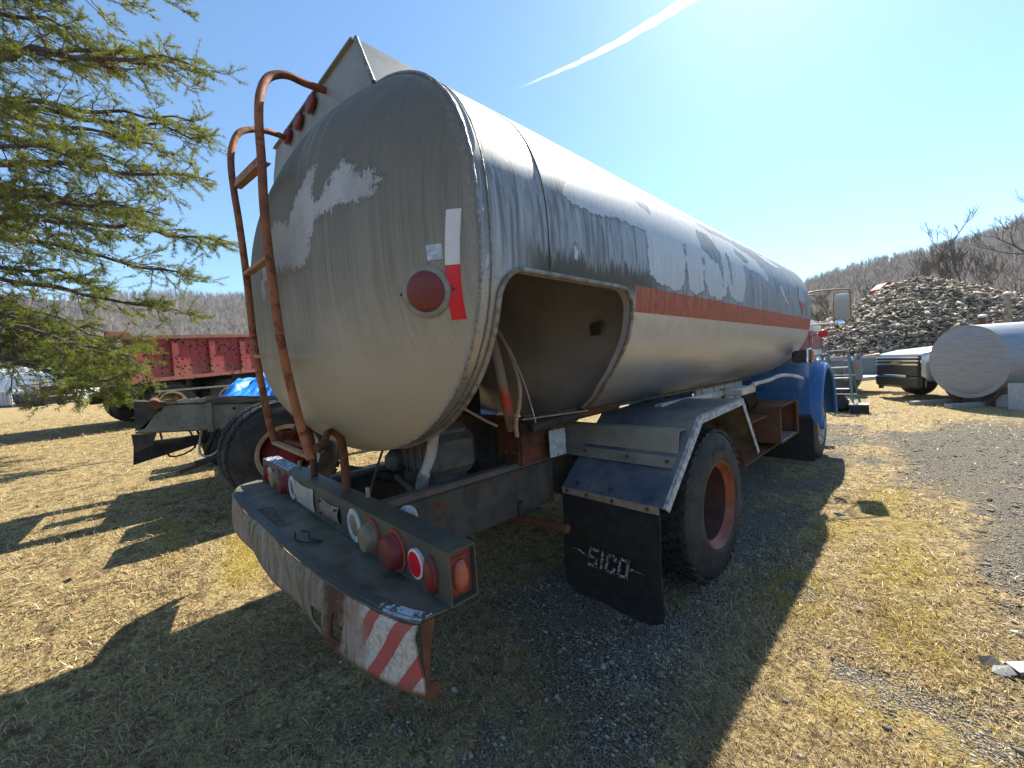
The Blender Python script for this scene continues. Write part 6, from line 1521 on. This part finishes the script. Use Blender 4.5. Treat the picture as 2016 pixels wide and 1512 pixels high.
N.set(color=N.mix(N.step(n2, .4, .6), N.mix(n_, (0.07, 0.062, 0.055), (0.13, 0.118, 0.105)), N.mix(n_, (0.06, 0.058, 0.056), (0.11, 0.105, 0.102))), rough=1, spec=0)
N.bump(n_, 1.0, 3.0)
tag(mesh_np('hills', V, np.array(F), N.m, smooth=True), kind='structure')

def bare_wood(n, pa, pb, ra, rb, hmin, hmax, nb, seed, name, label, wmul=1.0):
    rg = np.random.default_rng(seed)
    ph = rg.uniform(pa, pb, n); r = ra+(rb-ra)*rg.random(n)**1.0
    a = r*np.sin(np.radians(ph)); d = r*np.cos(np.radians(ph)); x = EA.x*a+FA.x*d; y = EA.y*a+FA.y*d; z = hill(ph, r)-.8
    h = rg.uniform(hmin, hmax, n)
    V = []; T = []; Cc = []
    th = rg.random((n, nb))*6.28; t0 = rg.uniform(.12, .72, (n, nb)); t0[:, 0] = 0; L_ = h[:, None]*rg.uniform(.22, .42, (n, nb)); L_[:, 0] = h
    el = rg.uniform(.6, 1.35, (n, nb)); el[:, 0] = 1.5
    bx = np.repeat(x[:, None], nb, 1); by = np.repeat(y[:, None], nb, 1); bz = z[:, None]+h[:, None]*t0
    dx, dy, dz = np.cos(th)*np.cos(el), np.sin(th)*np.cos(el), np.sin(el)
    tx, ty, tz = bx+dx*L_, by+dy*L_, bz+dz*L_
    w_ = (L_*.012+.03)*wmul; w_[:, 0] *= 1.6
    # three-sided spikes
    P = np.zeros((n, nb, 4, 3))
    for k in range(3):
        q = k*2.094+th; P[:, :, k] = np.stack([bx+np.cos(q)*w_, by+np.sin(q)*w_, bz], -1)
    P[:, :, 3] = np.stack([tx, ty, tz], -1)
    m = n*nb; b_ = np.arange(m)[:, None]*4
    T = np.concatenate([b_+np.array(t)[None] for t in ((0, 1, 3), (1, 2, 3), (2, 0, 3))], 0)
    g = rg.uniform(.6, 1.35, n); hue = rg.random(n)
    C_ = np.stack([(.115+.02*hue)*g, (.105+.01*hue)*g, (.102)*g], 1)
    ev = rg.random(n) < .03; C_[ev] = np.array([.03, .05, .025])
    o = mesh_np(name, P.reshape(-1, 3), T, M_BARK, colors=np.repeat(C_, nb*4, 0)); tag(o, label, 'bare woods', kind='stuff')
N = NT('bare_bark'); N.set(color=N.attr('tint', 'Color'), rough=.95, spec=.1); M_BARK = N.m
bare_wood(5200, -47, -28, 120, 425, 8, 13, 22, 41, 'bare_woods', 'leafless grey woods covering the left hillside', 1.6)
bare_wood(5200, 34, 57, 100, 440, 8, 13, 22, 42, 'bare_woods', 'leafless woods covering the right hillside', 1.5)
bare_wood(900, -70, -47, 120, 425, 8, 13, 22, 43, 'bare_woods', 'leafless woods on the hillside behind the pine', 1.6)

# distinct bare trees on the right
def skel(rg, p, d, L_, r, depth, out, spread=.5, up=.12):
    n = 4; pts = [p.copy()]; q = p.copy(); dd = d.copy()
    for i in range(n):
        dd = (dd+Vector((rg.normal(0, .12), rg.normal(0, .12), rg.normal(0, .08)+up))).normalized(); q = q+dd*(L_/n); pts.append(q.copy())
    out.append((pts, r, r*.55))
    if depth == 0: return
    k = 3 if depth > 1 else 4
    for i in range(k):
        t = rg.uniform(.35, 1.0) if i else 1.0
        idx = min(int(t*n), n-1); bp = pts[idx].lerp(pts[idx+1], t*n-idx if t < 1 else 1.0)
        ax = Vector((rg.normal(), rg.normal(), rg.normal())).normalized(); nd = (dd+ax*spread).normalized()
        skel(rg, bp, nd, L_*rg.uniform(.55, .78), r*rg.uniform(.45, .62), depth-1, out, spread*1.05, up)
def bare_tree(a, d, z, h, lab, seed, lean=(0, 0), depth=5, trunks=1, r=.20, spread=.5):
    rg = np.random.default_rng(seed); base = view_pt(a, d, z)
    t = bpy.data.objects.new('bare_tree', None); COL.objects.link(t); t.location = base; t['_o'] = tuple(base); tag(t, lab, 'tree', 'bare trees beyond the stone pile')
    tb = MB(); cb = MB()
    for k in range(trunks):
        out = []
        dv = (Vector((lean[0]+rg.normal(0, .08)*(trunks > 1)*2, lean[1]+rg.normal(0, .08), 1))).normalized()
        skel(rg, base+Vector((k*.3, 0, -.5)), dv, h*.42, r, depth, out, spread)
        for i, (pts, ra, rb_) in enumerate(out):
            rr = [ra+(rb_-ra)*j/(len(pts)-1) for j in range(len(pts))]
            rr = [max(v, .016) for v in rr]
            (tb if i == 0 else cb).tube(pts, rr, 6 if ra > .05 else 3, False)
    tb.build('trunk', M_BARKT, t, 60); cb.build('crown', M_BARKT, t, 0, fix=False)
M_BARKT = surf('tree_bark', (0.13, 0.11, 0.095), (0.07, 0.06, 0.052), 6, rough=.95, bump=.3)
bare_tree(53.6, 45.3, 3.0, 12.6, 'tallest bare tree with an upright forked trunk beyond the stone pile', 3, depth=5)
bare_tree(52.0, 46.0, 3.0, 9.5, 'left leaning bare tree with a forked trunk beyond the stone pile', 5, lean=(-.1, -.22), trunks=2, r=.14)
bare_tree(56.8, 40.5, 3.0, 13.5, 'large bare tree at the right edge of the view beyond the stones', 8, lean=(.05, -.05), r=.26, spread=.6)
bare_tree(57.5, 46.5, 3.0, 8.5, 'small bushy bare tree between the tallest tree and the right edge', 12, r=.12)
bare_tree(41.5, 50.0, 2.0, 7.0, 'small bare tree seen behind the truck mirror', 14, r=.11)
bare_tree(46.0, 50.0, 2.0, 7.0, 'slender bare tree left of the red chute beyond the pile', 15, r=.11)
bare_tree(53.5, 36.5, 2.0, 9.0, 'low twisted bare tree at the shoulder of the stone pile', 17, lean=(-.2, .2), r=.18, spread=.75)

# ------------------------------------------------------------ pine on the left
PINE_B = view_pt(-14.2, 8.1, 0); PINE_B.z = gzf(PINE_B.x, PINE_B.y)
PINE = bpy.data.objects.new('pine_tree', None); COL.objects.link(PINE); PINE.location = PINE_B; PINE['_o'] = tuple(PINE_B)
tag(PINE, 'large yellow green pine with drooping boughs hung with small cones at the left', 'pine tree')
M_PBARK = surf('pine_bark', (0.05, 0.036, 0.028), (0.12, 0.095, 0.08), 12, stretch=(1, 1, .4), rough=.95, bump=.5)
MB().tube([PINE_B+Vector((0, 0, -.2)), PINE_B+Vector((.1, .1, 4)), PINE_B+Vector((-.1, .1, 8)), PINE_B+Vector((.1, 0, 14.5))], [.30, .25, .18, .04], 14, True, 3).build('trunk', M_PBARK, PINE, 60)
rg = np.random.default_rng(77)
tips = [(-5.79, 7.25, 8.75), (-4.85, 6.70, 6.95), (-5.6, 7.69, 6.5), (-5.05, 6.63, 5.15), (-4.85, 6.60, 4.10), (-6.45, 8.09, 3.9), (-6.41, 7.57, 3.15), (-5.83, 6.03, 2.12), (-5.98, 5.80, 1.5),
        (-7.49, 7.24, 8.3), (-6.9, 7.73, 7.9), (-6.15, 6.14, 5.35), (-8.0, 7.64, 5.2), (-6.66, 6.27, 3.4), (-8.41, 7.05, 2.84), (-7.3, 6.84, 2.35), (-6.6, 7.63, 5.0), (-7.0, 6.17, 6.2), (-9.3, 8.12, 4.8), (-8.2, 7.3, 8.9), (-8.9, 7.0, 2.5),
        (-6.9, 6.5, 4.4), (-7.9, 6.3, 7.2), (-5.9, 6.9, 5.9), (-6.3, 8.3, 7.2), (-8.6, 6.2, 4.0), (-5.5, 7.2, 7.6), (-7.2, 8.4, 6.2), (-6.0, 6.2, 4.6), (-9.0, 6.6, 6.4), (-6.8, 7.0, 9.6), (-5.6, 6.6, 9.3), (-7.6, 7.8, 10.0)]
low_tips = [(-6.05, 5.85, 1.75), (-6.6, 6.6, 2.3)]
# boughs the camera does not see keep the tree whole from other sides
back = []
for i in range(22):
    z = rg.uniform(2.5, 12.5); an = rg.uniform(math.radians(70), math.radians(290)); L_ = (14-z)*.42+1.2
    back.append((-14.2+math.cos(an)*L_, 8.1+math.sin(an)*L_, z-.3))
twigs = []; boughs = MB(); tw = MB(); tuft_p = []; cone_p = []
def bough(tip, dens=1.0):
    T3 = view_pt(*tip); root = Vector((PINE_B.x, PINE_B.y, PINE_B.z+max(2.4, min(14, (tip[2]-PINE_B.z)*.90+1.9+rg.uniform(-.4, .4)))))
    L_ = (T3-root).length
    c1 = root.lerp(T3, .35)+Vector((rg.normal(0, .25), rg.normal(0, .25), .25+.03*L_)); c2 = root.lerp(T3, .75)+Vector((rg.normal(0, .2), rg.normal(0, .2), .15))
    def bz(t): return root*(1-t)**3+c1*(3*t*(1-t)**2)+c2*(3*t*t*(1-t))+T3*t**3
    pts = [bz(i/14) for i in range(15)]
    pts = [p+Vector((rg.normal(0, .04), rg.normal(0, .04), rg.normal(0, .05))) if 0 < i < 14 else p for i, p in enumerate(pts)]
    boughs.tube(pts, [.075*(1-i/14)**.8+.009 for i in range(15)], 6, True, 2)
    nb = int(44*dens)
    for k in range(nb):
        t = .20+.80*(k+.5)/nb; p = bz(t); dmain = (bz(min(t+.02, 1))-bz(t-.02)).normalized()
        ax = Vector((rg.normal(), rg.normal(), rg.normal()*.45)).normalized(); dd = (dmain*.9+ax*.85+Vector((0, 0, -.10))).normalized()
        l2 = (.45+.95*(1-t))*rg.uniform(.6, 1.25)
        q = [p]; d2 = dd.copy()
        for i in range(5):
            d2 = (d2+dmain*.10+Vector((rg.normal(0, .16), rg.normal(0, .16), rg.normal(0, .12)-.02))).normalized(); q.append(q[-1]+d2*l2/5)
        tw.tube(q, [.011, .009, .008, .006, .005, .004], 4, False)
        m = int(6*dens)+2
        for j in range(m):
            s_ = rg.uniform(.2, 1.0); i0 = min(int(s_*5), 4); pp = q[i0].lerp(q[i0+1], s_*5-i0)
            d3 = (d2+Vector((rg.normal(), rg.normal(), rg.normal()*.6))*.75).normalized(); l3 = rg.uniform(.14, .36)
            e_ = pp+d3*l3+Vector((0, 0, .02)); mid = pp.lerp(e_, .5)+Vector((0, 0, rg.normal(0, .02)))
            tw.tube([pp, mid, e_], [.005, .004, .0025], 3, False)
            live = rg.random() < (.06+1.05*t**1.3)
            if live:
                for u in (.35, .6, .8, 1.0): tuft_p.append((pp.lerp(mid, u*2) if u < .5 else mid.lerp(e_, u*2-1), d3))
            if rg.random() < .30: cone_p.append(mid+Vector((0, 0, -.015)))
for tp__ in tips: bough(tp__, .95)
for tp__ in low_tips: bough(tp__, 1.0)
for tp__ in back: bough(tp__, .35)
boughs.build('boughs', M_PBARK, PINE, 60, fix=False); tw.build('twigs', M_PBARK, PINE, 60, fix=False)
print('tufts', len(tuft_p), 'cones', len(cone_p))
def needles(pl, name, nn=14, ln=.066, wd=.0038):
    P0 = np.array([p[:] for p, d in pl]); D0 = np.array([d[:] for p, d in pl]); n = len(P0)
    V = np.zeros((n, nn, 3, 3)); dd = D0[:, None]*.7+rg.normal(0, 1, (n, nn, 3))*.62; dd[:, :, 2] += .12; dd /= np.linalg.norm(dd, axis=2)[..., None]
    l_ = ln*rg.uniform(.7, 1.25, (n, nn)); s_ = np.cross(dd, rg.normal(0, 1, (n, nn, 3))); s_ /= np.linalg.norm(s_, axis=2)[..., None]
    jit = rg.normal(0, .012, (n, nn, 3))
    V[:, :, 0] = P0[:, None]+jit-s_*wd; V[:, :, 1] = P0[:, None]+jit+s_*wd; V[:, :, 2] = P0[:, None]+jit+dd*l_[..., None]
    m = n*nn; T = np.arange(m*3).reshape(m, 3)
    g = rg.uniform(.7, 1.3, n); hue = np.clip(fbm(P0[:, 0]*.9+P0[:, 2]*.5, P0[:, 1]*.9+4, 3)+rg.normal(0, .12, n), 0, 1)
    C_ = np.stack([(.125+.18*hue)*g, (.165+.14*hue)*g, (.034-.006*hue)*g], 1)
    o = mesh_np(name, V.reshape(-1, 3), T, M_NEED, parent=PINE, colors=np.repeat(C_, nn*3, 0), org=PINE_B); o['kind'] = 'stuff'
N = NT('pine_needles'); c = N.attr('tint', 'Color'); N.set(color=c, rough=.6, spec=.3)
tr = N.n('ShaderNodeBsdfTranslucent'); N.put(tr.inputs[0], c); ms = N.n('ShaderNodeMixShader'); ms.inputs[0].default_value = .4
N.L(N.b.outputs[0], ms.inputs[1]); N.L(tr.outputs[0], ms.inputs[2]); N.L(ms.outputs[0], N.o.inputs[0]); M_NEED = N.m
needles(tuft_p, 'needles')
O = np.array([[1, 0, 0], [-.5, .87, 0], [-.5, -.87, 0], [0, 0, 1.3], [0, 0, -1.3]])
CP = np.array([p[:] for p in cone_p]); V = CP[:, None]+O[None]*.018*rg.uniform(.7, 1.3, (len(CP), 1, 1))
b_ = np.arange(len(CP))[:, None]*5; T = np.concatenate([b_+np.array(t)[None] for t in ((0, 1, 3), (1, 2, 3), (2, 0, 3), (1, 0, 4), (2, 1, 4), (0, 2, 4))], 0)
N = NT('pine_cone'); N.set(color=(0.045, 0.028, 0.02), rough=.8)
o = mesh_np('pine_cones', V.reshape(-1, 3), T, N.m, parent=PINE, org=PINE_B); o['kind'] = 'stuff'
# bird nest in a fork
np_ = view_pt(-6.62, 6.9, 7.28)
b = MB(org=np_)
for i in range(70):
    a = rg.random()*6.28; r_ = .14*rg.uniform(.5, 1); z = rg.uniform(-.06, .06); p = np_+Vector((math.cos(a)*r_, math.sin(a)*r_, z)); q = p+Vector((rg.normal(), rg.normal(), rg.normal()*.4)).normalized()*.13
    b.bar(p, q, .006)
tag(b.build('bird_nest', M_RUST, smooth=0), 'dark twiggy bird nest in the upper boughs of the pine', 'nest')

# ------------------------------------------------------------ vapour trail
N = NT('vapour_trail'); N.t.nodes.remove(N.b)
vsn = N.n('ShaderNodeVolumePrincipled'); vsn.inputs['Color'].default_value = (1, 1, 1, 1); vsn.inputs['Anisotropy'].default_value = .5
gn = N.noise(.02, 5, .65); N.L(N.math('MULTIPLY', N.step(gn, .25, .65), .014), vsn.inputs['Density'])
N.L(vsn.outputs[0], N.o.inputs['Volume'])
A_ = view_pt(2080.0, 3099.3); A_.z = 2800; B_ = view_pt(1623, 3100); B_.z = 2776; Cc = view_pt(357, 3081); Cc.z = 2229
pa = view_pt(2050, 3100); pa.z = 3010
pts = []; rad = []
P1 = view_pt(1700, 3100); P1.z = 2850
P2 = view_pt(154, 3080); P2.z = 2171
for i in range(31):
    t = i/30; p = P1.lerp(P2, t)+Vector((0, 0, 1))*(math.sin(t*math.pi)*-55+random.uniform(-3, 3)); pts.append(p); rad.append(max(3, 38*(1-t)**.8*(1+.1*math.sin(i*1.7))))
b = MB(org=P1); b.tube(pts, rad, 12)
tag(b.build('vapour_trail', N.m, smooth=60), 'white vapour trail fading towards the tanker across the sky', 'vapour trail', kind='stuff')
# ------------------------------------------------------------ haze over the valley
N = NT('haze'); N.t.nodes.remove(N.b)
hv = N.n('ShaderNodeVolumePrincipled'); hv.inputs['Color'].default_value = (.82, .9, 1, 1); hv.inputs['Density'].default_value = HAZE; hv.inputs['Anisotropy'].default_value = 0
N.L(hv.outputs[0], N.o.inputs['Volume'])
b = MB(); b.box((0, 0, 54), (2400, 2400, 130)); tag(b.build('haze', N.m, smooth=0), 'thin pale haze in front of the far hillsides', 'haze', kind='stuff')
